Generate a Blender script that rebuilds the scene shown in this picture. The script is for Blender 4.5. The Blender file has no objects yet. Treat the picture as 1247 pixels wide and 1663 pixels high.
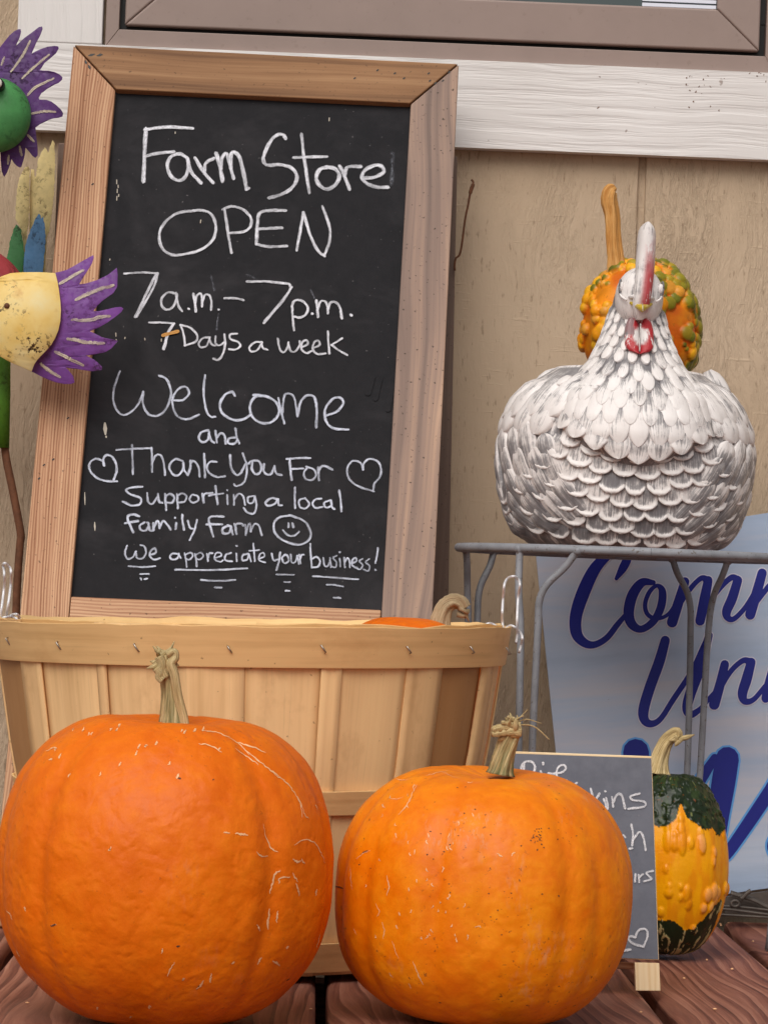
import bpy, bmesh, math, random
import numpy as np
from mathutils import Vector, Matrix, noise as mnoise
from mathutils.bvhtree import BVHTree
from mathutils.geometry import tessellate_polygon
random.seed(11)
R = math.radians
scene = bpy.context.scene

# ------------------------------------------------------------------ camera
F, PW, PH = 5170.0, 1247.0, 1663.0          # focal length and picture size of the photograph, in its pixels
ROLL, YAW, PITCH = R(2.2), R(1.15), R(1.35)
CAM = Vector((0, 0, 0.33))
fwd = Vector((math.sin(YAW)*math.cos(PITCH), math.cos(YAW)*math.cos(PITCH), math.sin(PITCH)))
r0 = fwd.cross(Vector((0, 0, 1))).normalized(); u0 = r0.cross(fwd)
rgt = r0*math.cos(ROLL) + u0*math.sin(ROLL); upv = u0*math.cos(ROLL) - r0*math.sin(ROLL)
cd = bpy.data.cameras.new('camera'); co = bpy.data.objects.new('camera', cd)
scene.collection.objects.link(co)
M = Matrix.Identity(4)
for i in range(3):
    M[i][0], M[i][1], M[i][2], M[i][3] = rgt[i], upv[i], -fwd[i], CAM[i]
co.matrix_world = M
cd.sensor_fit = 'VERTICAL'; cd.sensor_height = 24; cd.lens = 24*F/PH
cd.clip_start = 0.05; cd.clip_end = 400
scene.camera = co

# ------------------------------------------------------------------ light: overcast daylight
world = bpy.data.worlds.new('World'); scene.world = world; world.use_nodes = True
wn = world.node_tree; bg = wn.nodes['Background']
sky = wn.nodes.new('ShaderNodeTexSky'); sky.sky_type = 'NISHITA'; sky.sun_disc = False
SUN_EL, SUN_AZ = R(46), R(197)
sky.sun_elevation = SUN_EL; sky.sun_rotation = SUN_AZ; sky.dust_density = 4; sky.air_density = 1.2
hs = wn.nodes.new('ShaderNodeHueSaturation'); hs.inputs['Saturation'].default_value = 0.25   # cloud cover greys the sky
wn.links.new(sky.outputs[0], hs.inputs['Color']); wn.links.new(hs.outputs[0], bg.inputs['Color'])
bg.inputs['Strength'].default_value = 0.11
sd = bpy.data.lights.new('sun', 'SUN'); sd.energy = 2.2; sd.angle = R(46); sd.color = (1.0, 0.95, 0.88)
so = bpy.data.objects.new('sun', sd); scene.collection.objects.link(so)
sdir = Vector((math.sin(SUN_AZ)*math.cos(SUN_EL), math.cos(SUN_AZ)*math.cos(SUN_EL), math.sin(SUN_EL)))
so.rotation_euler = sdir.to_track_quat('Z', 'Y').to_euler()
so.location = sdir*20
scene.view_settings.view_transform = 'Standard'; scene.view_settings.look = 'None'
scene.view_settings.exposure = -0.30; scene.view_settings.gamma = 1.0

# ------------------------------------------------------------------ measuring helpers
def ray(px, py):
    return fwd + rgt*((px - PW/2)/F) - upv*((py - PH/2)/F)
def at(px, py, Y):
    d = ray(px, py); return CAM + d*(Y/d.y)
def on_plane(px, py, p0, n):
    d = ray(px, py); return CAM + d*((p0 - CAM).dot(n)/d.dot(n))
def ground(px, py, z=0.0):
    d = ray(px, py); return CAM + d*((z - CAM.z)/d.z)

# ------------------------------------------------------------------ materials
def S(r, g, b, k=1.0):
    def f(c):
        c /= 255.0
        return (c/12.92 if c <= 0.04045 else ((c+0.055)/1.055)**2.4)*k
    return (f(r), f(g), f(b), 1.0)
class Mat:
    def __init__(self, name):
        self.m = bpy.data.materials.new(name); self.m.use_nodes = True
        self.t = self.m.node_tree; self.b = self.t.nodes['Principled BSDF']
        self.b.inputs['Roughness'].default_value = 0.6
    def n(self, typ, ins=None, **props):
        nd = self.t.nodes.new(typ)
        for k, v in props.items(): setattr(nd, k, v)
        for k, v in (ins or {}).items(): self.put(nd.inputs[k], v)
        return nd
    def put(self, sock, v):
        if hasattr(v, 'is_output'): self.t.links.new(v, sock)
        else: sock.default_value = v
    def coord(self, kind='Object'): return self.n('ShaderNodeTexCoord').outputs[kind]
    def mapv(self, v, scale=(1, 1, 1), loc=(0, 0, 0), rot=(0, 0, 0)):
        return self.n('ShaderNodeMapping', {'Vector': v, 'Scale': scale, 'Location': loc, 'Rotation': rot}).outputs[0]
    def noise(self, v, scale=5, detail=4, rough=0.55, dist=0.0, out='Fac'):
        return self.n('ShaderNodeTexNoise', {'Vector': v, 'Scale': scale, 'Detail': detail, 'Roughness': rough, 'Distortion': dist}).outputs[out]
    def vor(self, v, scale=5, feature='F1', out='Distance'):
        return self.n('ShaderNodeTexVoronoi', {'Vector': v, 'Scale': scale}, feature=feature).outputs[out]
    def ramp(self, f, stops, interp='LINEAR'):
        nd = self.n('ShaderNodeValToRGB', {'Fac': f}); cr = nd.color_ramp; cr.interpolation = interp
        while len(cr.elements) < len(stops): cr.elements.new(0.5)
        for e, (p, c) in zip(cr.elements, stops):
            e.position = p; e.color = c if not isinstance(c, (int, float)) else (c, c, c, 1)
        return nd.outputs[0]
    def mix(self, f, a, b, blend='MIX'):
        nd = self.n('ShaderNodeMix', data_type='RGBA', blend_type=blend)
        self.put(nd.inputs[0], f); self.put(nd.inputs[6], a); self.put(nd.inputs[7], b)
        return nd.outputs[2]
    def math(self, op, a, b=0.0, c=0.0, clamp=False):
        nd = self.n('ShaderNodeMath', operation=op, use_clamp=clamp)
        self.put(nd.inputs[0], a); self.put(nd.inputs[1], b); self.put(nd.inputs[2], c)
        return nd.outputs[0]
    def attr(self, name='Col', out='Color'): return self.n('ShaderNodeAttribute', attribute_name=name).outputs[out]
    def sep(self, c): return self.n('ShaderNodeSeparateColor', {'Color': c}).outputs
    def xyz(self, v): return self.n('ShaderNodeSeparateXYZ', {'Vector': v}).outputs
    def bump(self, h, strength=0.3, dist=0.002, normal=None):
        nd = self.n('ShaderNodeBump', {'Height': h, 'Strength': strength, 'Distance': dist})
        if normal is not None: self.t.links.new(normal, nd.inputs['Normal'])
        self.t.links.new(nd.outputs[0], self.b.inputs['Normal']); return nd.outputs[0]
    def col(self, c): self.put(self.b.inputs['Base Color'], c); return self
    def rough(self, v): self.put(self.b.inputs['Roughness'], v); return self
    def metal(self, v): self.put(self.b.inputs['Metallic'], v); return self
    def alpha(self, v): self.put(self.b.inputs['Alpha'], v); return self
    def spec(self, v): self.put(self.b.inputs['Specular IOR Level'], v); return self

def wood(name, dark, mid, light, along=3.0, across=120.0, bands=22.0, rough=0.7, bk=0.35, contrast=0.16, knots=False, grime=0.0, lines=0.0):
    m = Mat(name); uv = m.coord('UV')
    off = m.n('ShaderNodeVectorMath', {0: uv, 1: m.n('ShaderNodeVectorMath', {0: m.attr(), 1: (7.0, 3.0, 0)}, operation='MULTIPLY').outputs[0]}, operation='ADD').outputs[0]
    w = m.noise(m.mapv(off, (1.6, 7, 1)), 1, 2, 0.5)
    warp = m.n('ShaderNodeCombineXYZ', {'Y': m.math('MULTIPLY', w, 0.05 if not knots else 0.12)}).outputs[0]
    v2 = m.n('ShaderNodeVectorMath', {0: off, 1: warp}, operation='ADD').outputs[0]
    fine = m.noise(m.mapv(v2, (along, across, 1)), 1, 6, 0.65)
    big = m.noise(m.mapv(v2, (0.5, bands, 1)), 1, 3, 0.6)
    f = m.math('ADD', m.math('MULTIPLY', fine, 0.5), m.math('MULTIPLY', big, 0.5))
    if lines:
        wv = m.n('ShaderNodeTexWave', {'Vector': m.mapv(v2, (0.15, 1, 1)), 'Scale': lines, 'Distortion': 3.0, 'Detail': 3, 'Detail Scale': 1.5}, bands_direction='Y').outputs['Fac']
        f = m.math('ADD', m.math('MULTIPLY', f, 0.86), m.math('MULTIPLY', wv, 0.14))
    c = m.ramp(f, [(0.5-contrast, dark), (0.5, mid), (0.5+contrast, light)])
    patch = m.noise(m.mapv(off, (5, 12, 1)), 1, 3, 0.6)
    c = m.mix(m.ramp(patch, [(0.35, 0.0), (0.75, 0.35)]), c, dark)
    if grime:
        sp = m.noise(m.mapv(off, (1, 1, 1)), 260, 2, 0.5)
        c = m.mix(m.math('MULTIPLY', m.ramp(sp, [(0.66, 0.0), (0.72, 1.0)]), grime), c, (0.03, 0.022, 0.018, 1))
    m.col(c).rough(rough).spec(0.3); m.bump(f, bk, 0.0015)
    return m.m

MATS = {}
# siding: embossed hardboard with a vertical wood grain
def make_siding():
    m = Mat('siding_paint'); p = m.coord('Object')
    w = m.noise(p, 6, 2, 0.5, out='Color')
    q = m.n('ShaderNodeVectorMath', {0: p, 1: m.n('ShaderNodeVectorMath', {0: w, 1: (0.07, 0, 0)}, operation='MULTIPLY').outputs[0]}, operation='ADD').outputs[0]
    g1 = m.noise(m.mapv(q, (80, 1, 16)), 1, 5, 0.7)
    g2 = m.noise(m.mapv(q, (24, 1, 30)), 1, 3, 0.6)
    ridge = m.math('ABSOLUTE', m.math('SUBTRACT', g1, 0.5))
    sel = m.ramp(m.noise(m.mapv(p, (9, 1, 2)), 1, 2, 0.5), [(0.4, 0.1), (0.62, 1.0)])
    h = m.math('ADD', m.math('MULTIPLY', m.ramp(ridge, [(0.0, 0.0), (0.09, 1.0)]), sel), m.math('MULTIPLY', g2, 0.5))
    c = m.ramp(m.noise(p, 3, 5, 0.6), [(0.3, S(183, 160, 134)), (0.7, S(197, 175, 150))])
    dirt = m.ramp(m.noise(m.mapv(p, (30, 1, 14)), 1, 6, 0.7), [(0.55, 0.0), (0.8, 0.3)])
    c = m.mix(dirt, c, S(128, 104, 78))
    crack = m.math('MULTIPLY', m.ramp(ridge, [(0.0, 0.16), (0.025, 0.0)]), sel)
    c = m.mix(crack, c, S(110, 90, 68))
    pits = m.ramp(m.noise(m.mapv(p, (240, 1, 60)), 1, 3, 0.6), [(0.6, 0.0), (0.7, 0.5)])
    c = m.mix(pits, c, S(120, 98, 76))
    dash = m.ramp(m.noise(m.mapv(q, (26, 1, 210)), 1, 3, 0.6), [(0.6, 0.0), (0.72, 0.16)])
    c = m.mix(dash, c, S(214, 192, 162))
    m.col(c).rough(0.75).spec(0.25); m.bump(m.math('ADD', h, m.math('MULTIPLY', dash, 1.5)), 0.62, 0.0021); return m.m
MATS['siding'] = make_siding()
def make_trim(horizontal):
    m = Mat('white_trim_paint'); p = m.coord('Object')
    w = m.noise(p, 5, 2, 0.5, out='Color')
    k = (0, 0, 0.028) if horizontal else (0.028, 0, 0)
    q = m.n('ShaderNodeVectorMath', {0: p, 1: m.n('ShaderNodeVectorMath', {0: w, 1: k}, operation='MULTIPLY').outputs[0]}, operation='ADD').outputs[0]
    sc = (5, 1, 105) if horizontal else (105, 1, 5)
    sc2 = (14, 1, 240) if horizontal else (240, 1, 14)
    g = m.noise(m.mapv(q, sc), 1, 4, 0.55); g2 = m.noise(m.mapv(q, sc2), 1, 3, 0.6)
    h = m.math('ADD', m.ramp(g, [(0.35, 0.0), (0.55, 1.0)]), m.math('MULTIPLY', g2, 0.35))
    c = m.ramp(m.noise(p, 4, 5, 0.6), [(0.3, S(218, 213, 210)), (0.7, S(230, 226, 224))])
    sp = m.ramp(m.noise(p, 90, 2, 0.5), [(0.75, 0.0), (0.79, 0.6)])
    c = m.mix(sp, c, S(110, 80, 60))
    m.col(c).rough(0.6).spec(0.3); m.bump(h, 0.4, 0.0017); return m.m
MATS['trim_h'] = make_trim(True); MATS['trim_v'] = make_trim(False)
def worn(name, c, chip, rough=0.5, amt=0.75, sc=16):
    m = Mat(name); p = m.coord('Object')
    lo = tuple(x*.72 for x in c[:3])+(1,); hi = tuple(min(1, x*1.25) for x in c[:3])+(1,)
    cc = m.ramp(m.noise(p, sc*2, 5, 0.65), [(0.3, lo), (0.7, hi)])
    br = m.noise(m.mapv(p, (50, 50, 9)), 1, 4, 0.6); cc = m.mix(m.ramp(br, [(0.5, 0.0), (0.75, 0.35)]), cc, lo)
    sel = m.ramp(m.noise(p, sc*2.2, 3, 0.55), [(0.5, 0.0), (0.64, 1.0)])
    fl = m.ramp(m.noise(p, sc*14, 4, 0.65), [(0.52, 0.0), (0.57, 1.0)])
    cc = m.mix(m.math('MULTIPLY', m.math('MULTIPLY', sel, fl), amt), cc, chip)
    m.col(cc).rough(m.ramp(fl, [(0.0, rough), (1.0, 0.8)])).spec(0.4); m.bump(m.math('SUBTRACT', m.noise(p, 160, 4, 0.6), m.math('MULTIPLY', m.math('MULTIPLY', sel, fl), 0.6)), 0.3, 0.0012)
    return m.m
def simple(name, c, rough=0.5, metal=0.0, var=0.12, scale=20, bk=0.0, bs=60, spec=0.4, speck=None, speckamt=0.7):
    m = Mat(name); p = m.coord('Object')
    lo = tuple(x*(1-var) for x in c[:3])+(1,); hi = tuple(min(1, x*(1+var)) for x in c[:3])+(1,)
    cc = m.ramp(m.noise(p, scale, 5, 0.6), [(0.3, lo), (0.7, hi)])
    if speck is not None:
        cc = m.mix(m.math('MULTIPLY', m.ramp(m.noise(p, scale*6, 3, 0.6), [(0.62, 0.0), (0.68, 1.0)]), speckamt), cc, speck)
    m.col(cc).rough(rough).metal(metal).spec(spec)
    if bk: m.bump(m.noise(p, bs, 4, 0.6), bk, 0.002)
    return m.m
MATS['window_frame'] = simple('taupe_window_vinyl', S(150, 131, 123), 0.45, var=0.05, speck=S(100, 80, 68), speckamt=0.15)
MATS['gasket'] = simple('black_gasket', (0.012, 0.012, 0.012, 1), 0.5)
def make_glass():
    m = Mat('window_glass'); m.col((0.05, 0.07, 0.07, 1)).rough(0.04).spec(0.8); return m.m
MATS['glass'] = make_glass()
MATS['blind'] = simple('white_blind', S(225, 228, 240), 0.5, var=0.03)
MATS['stile_l'] = wood('brown_pine', S(142, 96, 68), S(190, 144, 112), S(218, 178, 142), 0.6, 230, 70, 0.75, 0.4, 0.13, grime=0.6, lines=95)
MATS['rail_t'] = wood('stained_pine', S(106, 74, 50), S(150, 110, 76), S(178, 138, 100), 2.5, 120, 26, 0.7, 0.4, 0.12, grime=0.5)
MATS['stile_r'] = wood('weathered_pine', S(112, 96, 90), S(154, 130, 117), S(196, 162, 138), 1.0, 70, 20, 0.75, 0.4, 0.11, knots=True, grime=0.8)
MATS['leg_back'] = wood('grey_weathered_pine', S(98, 82, 74), S(122, 103, 93), S(140, 118, 104), 2, 120, 20, 0.8, 0.35, 0.15, grime=0.6)
def make_slate(name, c0, c1, smear, k):
    m = Mat(name); p = m.coord('Object')
    c = m.ramp(m.noise(p, 60, 5, 0.7), [(0.3, c0), (0.7, c1)])
    sm = m.ramp(m.noise(m.mapv(p, (6, 1, 9)), 1, 5, 0.65, 0.6), [(0.48, 0.0), (0.8, k)])
    c = m.mix(sm, c, smear)
    fl = m.ramp(m.noise(p, 330, 2, 0.5), [(0.74, 0.0), (0.78, 0.35)])
    c = m.mix(fl, c, S(150, 146, 146))
    m.col(c).rough(0.8).spec(0.18); m.bump(m.noise(p, 500, 3, 0.6), 0.15, 0.0006); return m.m
MATS['slate'] = make_slate('blackboard_paint', S(31, 31, 34), S(38, 37, 40), S(78, 75, 78), 0.45)
MATS['slate_grey'] = make_slate('grey_chalkboard_paint', S(100, 103, 113), S(113, 116, 126), S(140, 142, 150), 0.3)
def make_chalk(name, c, lo, hi, edge=0.55, gaps=0.42, press=0.55, sc=(2.2, 150)):
    m = Mat(name); p = m.coord('Object'); uv = m.coord('UV'); u = m.xyz(uv)[0]
    e = m.math('MULTIPLY', m.math('ABSOLUTE', m.math('SUBTRACT', u, 0.5)), 2.0)
    jag = m.math('ADD', e, m.math('MULTIPLY', m.math('SUBTRACT', m.noise(p, 900, 2, 0.6), 0.5), 0.5))
    ed = m.ramp(jag, [(edge, 1.0), (1.0, 0.15)])
    a = m.ramp(m.noise(m.mapv(uv, (sc[0], sc[1], 1)), 1, 4, 0.7), [(gaps-0.1, lo), (gaps+0.14, hi)])
    b = m.ramp(m.noise(p, 38, 3, 0.6), [(0.34, press), (0.58, 1.0)])
    grain = m.ramp(m.noise(p, 1500, 2, 0.6), [(0.35, 0.7), (0.55, 1.0)])
    m.col(c).rough(0.9).spec(0.1).alpha(m.math('MULTIPLY', m.math('MULTIPLY', a, b), m.math('MULTIPLY', ed, grain), clamp=True)); return m.m
MATS['chalk'] = make_chalk('white_chalk_marker', S(240, 240, 248), 0.5, 1.0, 0.55, 0.44, 0.55)
MATS['chalk_thin'] = make_chalk('thin_chalk_marker', S(222, 227, 244), 0.45, 1.0, 0.5, 0.44, 0.5)
MATS['chalk_faint'] = make_chalk('faint_chalk', S(205, 210, 225), 0.0, 0.4, 0.2, 0.52, 0.2)
MATS['chalk_dry'] = make_chalk('dry_stick_chalk', S(240, 240, 244), 0.25, 1.0, 0.6, 0.40, 0.7, (4, 420))
MATS['streak'] = make_chalk('beige_brush_streak', S(214, 200, 178), 0.25, 1.0, 0.7, 0.40, 0.6, (3, 60))
MATS['paint_beige'] = simple('beige_brush_paint', S(205, 188, 170), 0.6, var=0.15, scale=120, speck=S(140, 110, 110), speckamt=0.5)
# basket wood
def make_basket_wood(name, base, dark):
    m = Mat(name); uv = m.coord('UV')
    a = m.sep(m.attr())
    q = m.n('ShaderNodeVectorMath', {0: uv, 1: m.n('ShaderNodeCombineXYZ', {'X': m.math('MULTIPLY', a[1], 9.0), 'Y': m.math('MULTIPLY', a[2], 5.0)}).outputs[0]}, operation='ADD').outputs[0]
    g = m.noise(m.mapv(q, (2.2, 95, 1)), 1, 5, 0.6); b = m.noise(m.mapv(q, (3.5, 16, 1)), 1, 4, 0.65)
    f = m.math('ADD', m.math('MULTIPLY', g, 0.45), m.math('MULTIPLY', b, 0.55))
    c = m.ramp(f, [(0.3, tuple(x*k for x, k in zip(base[:3], (.72, .66, .58)))+(1,)), (0.5, base), (0.7, tuple(min(.95, x*1.14) for x in base[:3])+(1,))])
    c = m.mix(a[0], c, dark)
    st = m.ramp(m.noise(m.mapv(q, (1.6, 40, 1)), 1, 3, 0.6), [(0.66, 0.0), (0.74, 0.5)])
    c = m.mix(st, c, tuple(x*0.75 for x in dark[:3])+(1,))
    fib = m.ramp(m.noise(m.mapv(q, (8, 420, 1)), 1, 4, 0.7), [(0.58, 0.0), (0.7, 0.3)])
    c = m.mix(fib, c, tuple(x*0.6 for x in base[:3])+(1,))
    blo = m.ramp(m.noise(m.mapv(q, (9, 14, 1)), 1, 5, 0.7), [(0.54, 0.0), (0.72, 0.38)])
    c = m.mix(blo, c, dark)
    sp = m.ramp(m.noise(q, 190, 2, 0.5), [(0.71, 0.0), (0.76, 0.5)])
    c = m.mix(sp, c, S(110, 70, 40))
    m.col(c).rough(0.6).spec(0.3); m.bump(g, 0.18, 0.001); return m.m
MATS['stave'] = make_basket_wood('basket_veneer', S(240, 200, 146), S(160, 112, 66))
MATS['hoop'] = make_basket_wood('basket_hoop_wood', S(244, 204, 144), S(200, 150, 96))
MATS['staple'] = simple('steel_staple', S(170, 160, 150), 0.35, 0.9)
MATS['wire_white'] = simple('galvanised_wire', S(226, 226, 230), 0.4, 0.15, var=0.15, scale=90, speck=S(150, 110, 80), speckamt=0.4)
# pumpkins
def make_pumpkin(name, c0, c1, c2, scuff, scuff_k, bumpk, dirt_k, rough=0.36):
    m = Mat(name); p = m.coord('Object')
    n1 = m.noise(p, 9, 5, 0.6); n2 = m.noise(p, 60, 4, 0.6); n3 = m.noise(m.mapv(p, (1, 1, 0.55)), 190, 4, 0.6)
    f = m.math('ADD', m.math('MULTIPLY', n1, 0.5), m.math('MULTIPLY', n2, 0.5))
    c = m.ramp(f, [(0.36, c0), (0.5, c1), (0.64, c2)])
    c = m.mix(m.ramp(m.noise(p, 260, 3, 0.6), [(0.42, 0.2), (0.6, 0.0)]), c, c0)
    c = m.mix(m.math('MULTIPLY', m.attr('Col', 'Fac'), 0.3), c, c0)
    sc = m.math('MULTIPLY', m.ramp(m.noise(p, 13, 3, 0.55), [(0.58, 0.0), (0.72, 1.0)]), m.ramp(m.noise(m.mapv(p, (3.2, 2, 1), rot=(0, 0.6, 0)), 60, 5, 0.75), [(0.5, 0.0), (0.62, scuff_k)]))
    c = m.mix(sc, c, scuff)
    d = m.math('MULTIPLY', m.ramp(m.noise(p, 15, 3, 0.5), [(0.45, 0.0), (0.62, 1.0)]), m.ramp(m.noise(p, 230, 3, 0.6), [(0.64, 0.0), (0.69, dirt_k)]))
    c = m.mix(d, c, S(105, 55, 30))
    m.col(c).rough(m.ramp(n2, [(0.3, rough-0.04), (0.7, rough+0.14)])).spec(0.25)
    dim = m.vor(m.n('ShaderNodeVectorMath', {0: p, 1: m.n('ShaderNodeVectorMath', {0: m.noise(p, 30, 2, 0.5, out='Color'), 1: (0.03, 0.03, 0.03)}, operation='MULTIPLY').outputs[0]}, operation='ADD').outputs[0], 120, 'SMOOTH_F1')
    h = m.math('ADD', m.math('MULTIPLY', dim, 0.6), m.math('ADD', m.math('MULTIPLY', n2, 0.7), m.math('MULTIPLY', n3, 0.2)))
    m.bump(h, bumpk, 0.0024); return m.m
MATS['pumpkin_a'] = make_pumpkin('pumpkin_skin_deep', S(218, 98, 1), S(228, 110, 2), S(235, 122, 5), S(190, 150, 140), 0.12, 0.6, 0.3, 0.44)
MATS['pumpkin_b'] = make_pumpkin('pumpkin_skin_bright', S(224, 108, 2), S(235, 128, 3), S(243, 146, 10), S(206, 168, 140), 0.45, 0.38, 0.8, 0.42)
MATS['scar'] = simple('pale_skin_scar', S(236, 186, 138), 0.7, var=0.15, scale=200, speck=S(225, 130, 60), speckamt=0.7)
def make_stem(name, c0, c1, c2):
    m = Mat(name); uv = m.coord('UV'); g = m.noise(m.mapv(uv, (5, 34, 1)), 1, 5, 0.65)
    gr = m.sep(m.attr())[0]
    c = m.ramp(g, [(0.33, c0), (0.5, c1), (0.66, c2)])
    c = m.mix(m.math('MULTIPLY', gr, m.ramp(m.noise(m.mapv(uv, (3, 20, 1)), 1, 3, 0.6), [(0.42, 1.0), (0.62, 0.25)])), c, S(84, 96, 62))
    c = m.mix(m.ramp(m.noise(m.mapv(uv, (4, 60, 1)), 1, 4, 0.7), [(0.60, 0.0), (0.68, 0.8)]), c, S(88, 66, 42))
    m.col(c).rough(0.8).spec(0.2); m.bump(g, 0.7, 0.002); return m.m
MATS['stem'] = make_stem('dry_stem', S(128, 104, 68), S(196, 172, 122), S(226, 206, 162))
MATS['stem_brown'] = make_stem('tan_stem', S(176, 116, 56), S(206, 150, 84), S(222, 174, 112))
MATS['stem_grey'] = make_stem('grey_stem', S(130, 108, 80), S(170, 148, 116), S(190, 170, 138))
# deck
def make_deck():
    m = Mat('redwood_deck_stain'); uv = m.coord('UV'); a = m.attr()
    off = m.n('ShaderNodeVectorMath', {0: uv, 1: m.n('ShaderNodeVectorMath', {0: a, 1: (9.0, 4.0, 0)}, operation='MULTIPLY').outputs[0]}, operation='ADD').outputs[0]
    w = m.noise(m.mapv(off, (1.3, 6, 1)), 1, 2, 0.5)
    v2 = m.n('ShaderNodeVectorMath', {0: off, 1: m.n('ShaderNodeCombineXYZ', {'Y': m.math('MULTIPLY', w, 0.16)}).outputs[0]}, operation='ADD').outputs[0]
    wv = m.n('ShaderNodeTexWave', {'Vector': m.mapv(v2, (0.07, 1, 1)), 'Scale': 20.0, 'Distortion': 1.6, 'Detail': 4, 'Detail Scale': 2.0, 'Detail Roughness': 0.6}, bands_direction='Y', wave_profile='SAW').outputs['Fac']
    fine = m.noise(m.mapv(v2, (3.5, 130, 1)), 1, 6, 0.72)
    f = m.math('ADD', m.math('MULTIPLY', wv, 0.22), m.math('MULTIPLY', fine, 0.78))
    c = m.ramp(f, [(0.28, S(176, 124, 104)), (0.46, S(144, 92, 74)), (0.6, S(110, 62, 50)), (0.74, S(66, 38, 33))])
    wear = m.ramp(m.noise(m.mapv(off, (5, 14, 1)), 1, 4, 0.6), [(0.5, 0.0), (0.75, 0.4)])
    c = m.mix(wear, c, S(150, 112, 98))
    ck = m.ramp(m.noise(m.mapv(v2, (3, 60, 1)), 1, 4, 0.7), [(0.29, 1.0), (0.33, 0.0)])
    c = m.mix(ck, c, S(40, 24, 20))
    m.col(c).rough(0.62).spec(0.35); m.bump(f, 0.4, 0.002); return m.m
MATS['deck'] = make_deck()
MATS['soil'] = simple('dark_soil', (0.11, 0.1, 0.088, 1), 0.9, var=0.4, scale=6, bk=0.5)
# stand and metals
MATS['stand'] = simple('grey_iron_paint', S(134, 136, 142), 0.5, 0.0, var=0.2, scale=45, bk=0.25, bs=150, speck=S(92, 78, 68), speckamt=0.8)
MATS['rust'] = simple('rusty_wire', S(104, 66, 44), 0.8, 0.1, var=0.3, scale=150)
MATS['iron'] = simple('dark_iron', S(92, 84, 78), 0.55, 0.3, var=0.25, scale=80, bk=0.2, bs=200)
MATS['pine_pale'] = wood('pale_pine', S(222, 186, 136), S(240, 214, 172), S(248, 228, 194), 1.0, 190, 60, 0.6, 0.15, 0.18, lines=75)
# hen glaze
def make_hen():
    m = Mat('antiqued_hen_paint'); uv = m.coord('UV'); p = m.coord('Object'); a = m.sep(m.attr())
    stk = m.noise(m.mapv(uv, (7.5, 0.9, 1)), 1, 5, 0.75, 0.4)
    blot = m.noise(p, 55, 4, 0.65)
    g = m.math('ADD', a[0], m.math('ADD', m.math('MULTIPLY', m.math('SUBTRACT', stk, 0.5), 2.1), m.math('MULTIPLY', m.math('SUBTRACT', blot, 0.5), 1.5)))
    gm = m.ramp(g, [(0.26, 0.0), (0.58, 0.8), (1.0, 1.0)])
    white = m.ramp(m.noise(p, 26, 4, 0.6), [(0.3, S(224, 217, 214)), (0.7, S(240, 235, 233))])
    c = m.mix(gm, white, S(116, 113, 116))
    rw = m.math('MULTIPLY', a[1], m.ramp(m.noise(m.mapv(p, (1, 1, 0.45)), 95, 4, 0.7), [(0.36, 0.0), (0.46, 1.0)]))
    c = m.mix(rw, c, S(176, 40, 48))
    yw = m.math('MULTIPLY', a[2], m.ramp(m.noise(p, 120, 3, 0.6), [(0.3, 0.3), (0.5, 1.0)]))
    c = m.mix(yw, c, S(196, 168, 48))
    m.col(c).rough(0.42).spec(0.45)
    h = m.math('ADD', m.math('MULTIPLY', stk, 0.8), m.math('MULTIPLY', m.noise(p, 320, 3, 0.6), 0.3))
    m.bump(h, 0.35, 0.0012); return m.m
MATS['hen'] = make_hen()
def make_vcol(name, rough=0.45, bk=0.25, bs=220, spk=None, amt=0.5, th=0.62, sss=0.0):
    m = Mat(name); p = m.coord('Object'); c = m.attr()
    n = m.noise(p, 90, 4, 0.6)
    c = m.mix(m.ramp(n, [(0.35, 0.2), (0.7, 0.0)]), c, m.mix(1.0, c, (0.62, 0.55, 0.5, 1), 'MULTIPLY'))
    if spk is not None: c = m.mix(m.math('MULTIPLY', m.ramp(m.noise(p, 210, 3, 0.6), [(th, 0.0), (th+0.05, 1.0)]), amt), c, spk)
    m.col(c).rough(rough).spec(0.32); m.bump(m.noise(p, bs, 4, 0.6), bk, 0.0015)
    return m.m
MATS['warty'] = make_vcol('warty_gourd_skin', 0.38, 0.25, 260, S(150, 96, 20), 0.35)
MATS['eggourd'] = make_vcol('bicolour_gourd_skin', 0.32, 0.3, 160, S(196, 92, 24), 0.22, 0.66)
MATS['tin_purple'] = worn('worn_tin_purple_paint', S(116, 66, 142), S(64, 30, 66))
MATS['tin_purple_dark'] = worn('worn_tin_purple_dark_paint', S(86, 50, 110), S(44, 24, 50))
def make_yellow_tin():
    m = Mat('rust_flecked_yellow_tin'); p = m.coord('Object')
    c = m.ramp(m.noise(p, 24, 4, 0.6), [(0.32, S(222, 184, 96)), (0.5, S(230, 200, 124)), (0.7, S(226, 208, 152))])
    sel = m.ramp(m.noise(p, 26, 3, 0.55), [(0.5, 0.0), (0.62, 1.0)])
    fl = m.ramp(m.noise(p, 260, 3, 0.6), [(0.55, 0.0), (0.6, 1.0)])
    c = m.mix(m.math('MULTIPLY', sel, fl), c, S(62, 40, 22))
    c = m.mix(m.ramp(m.noise(p, 60, 4, 0.6), [(0.6, 0.0), (0.75, 0.5)]), c, S(196, 140, 60))
    m.col(c).rough(0.5).spec(0.4); m.bump(m.noise(p, 120, 4, 0.6), 0.15, 0.001); return m.m
MATS['tin_yellow'] = make_yellow_tin()
MATS['tin_cream'] = worn('worn_tin_cream_paint', S(222, 202, 142), S(96, 74, 44))
MATS['tin_green'] = worn('worn_tin_green_paint', S(76, 138, 84), S(52, 62, 38))
MATS['tin_blue'] = worn('worn_tin_blue_paint', S(86, 132, 174), S(50, 60, 74))
MATS['tin_red'] = worn('worn_tin_red_paint', S(150, 52, 56), S(92, 30, 30))
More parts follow.
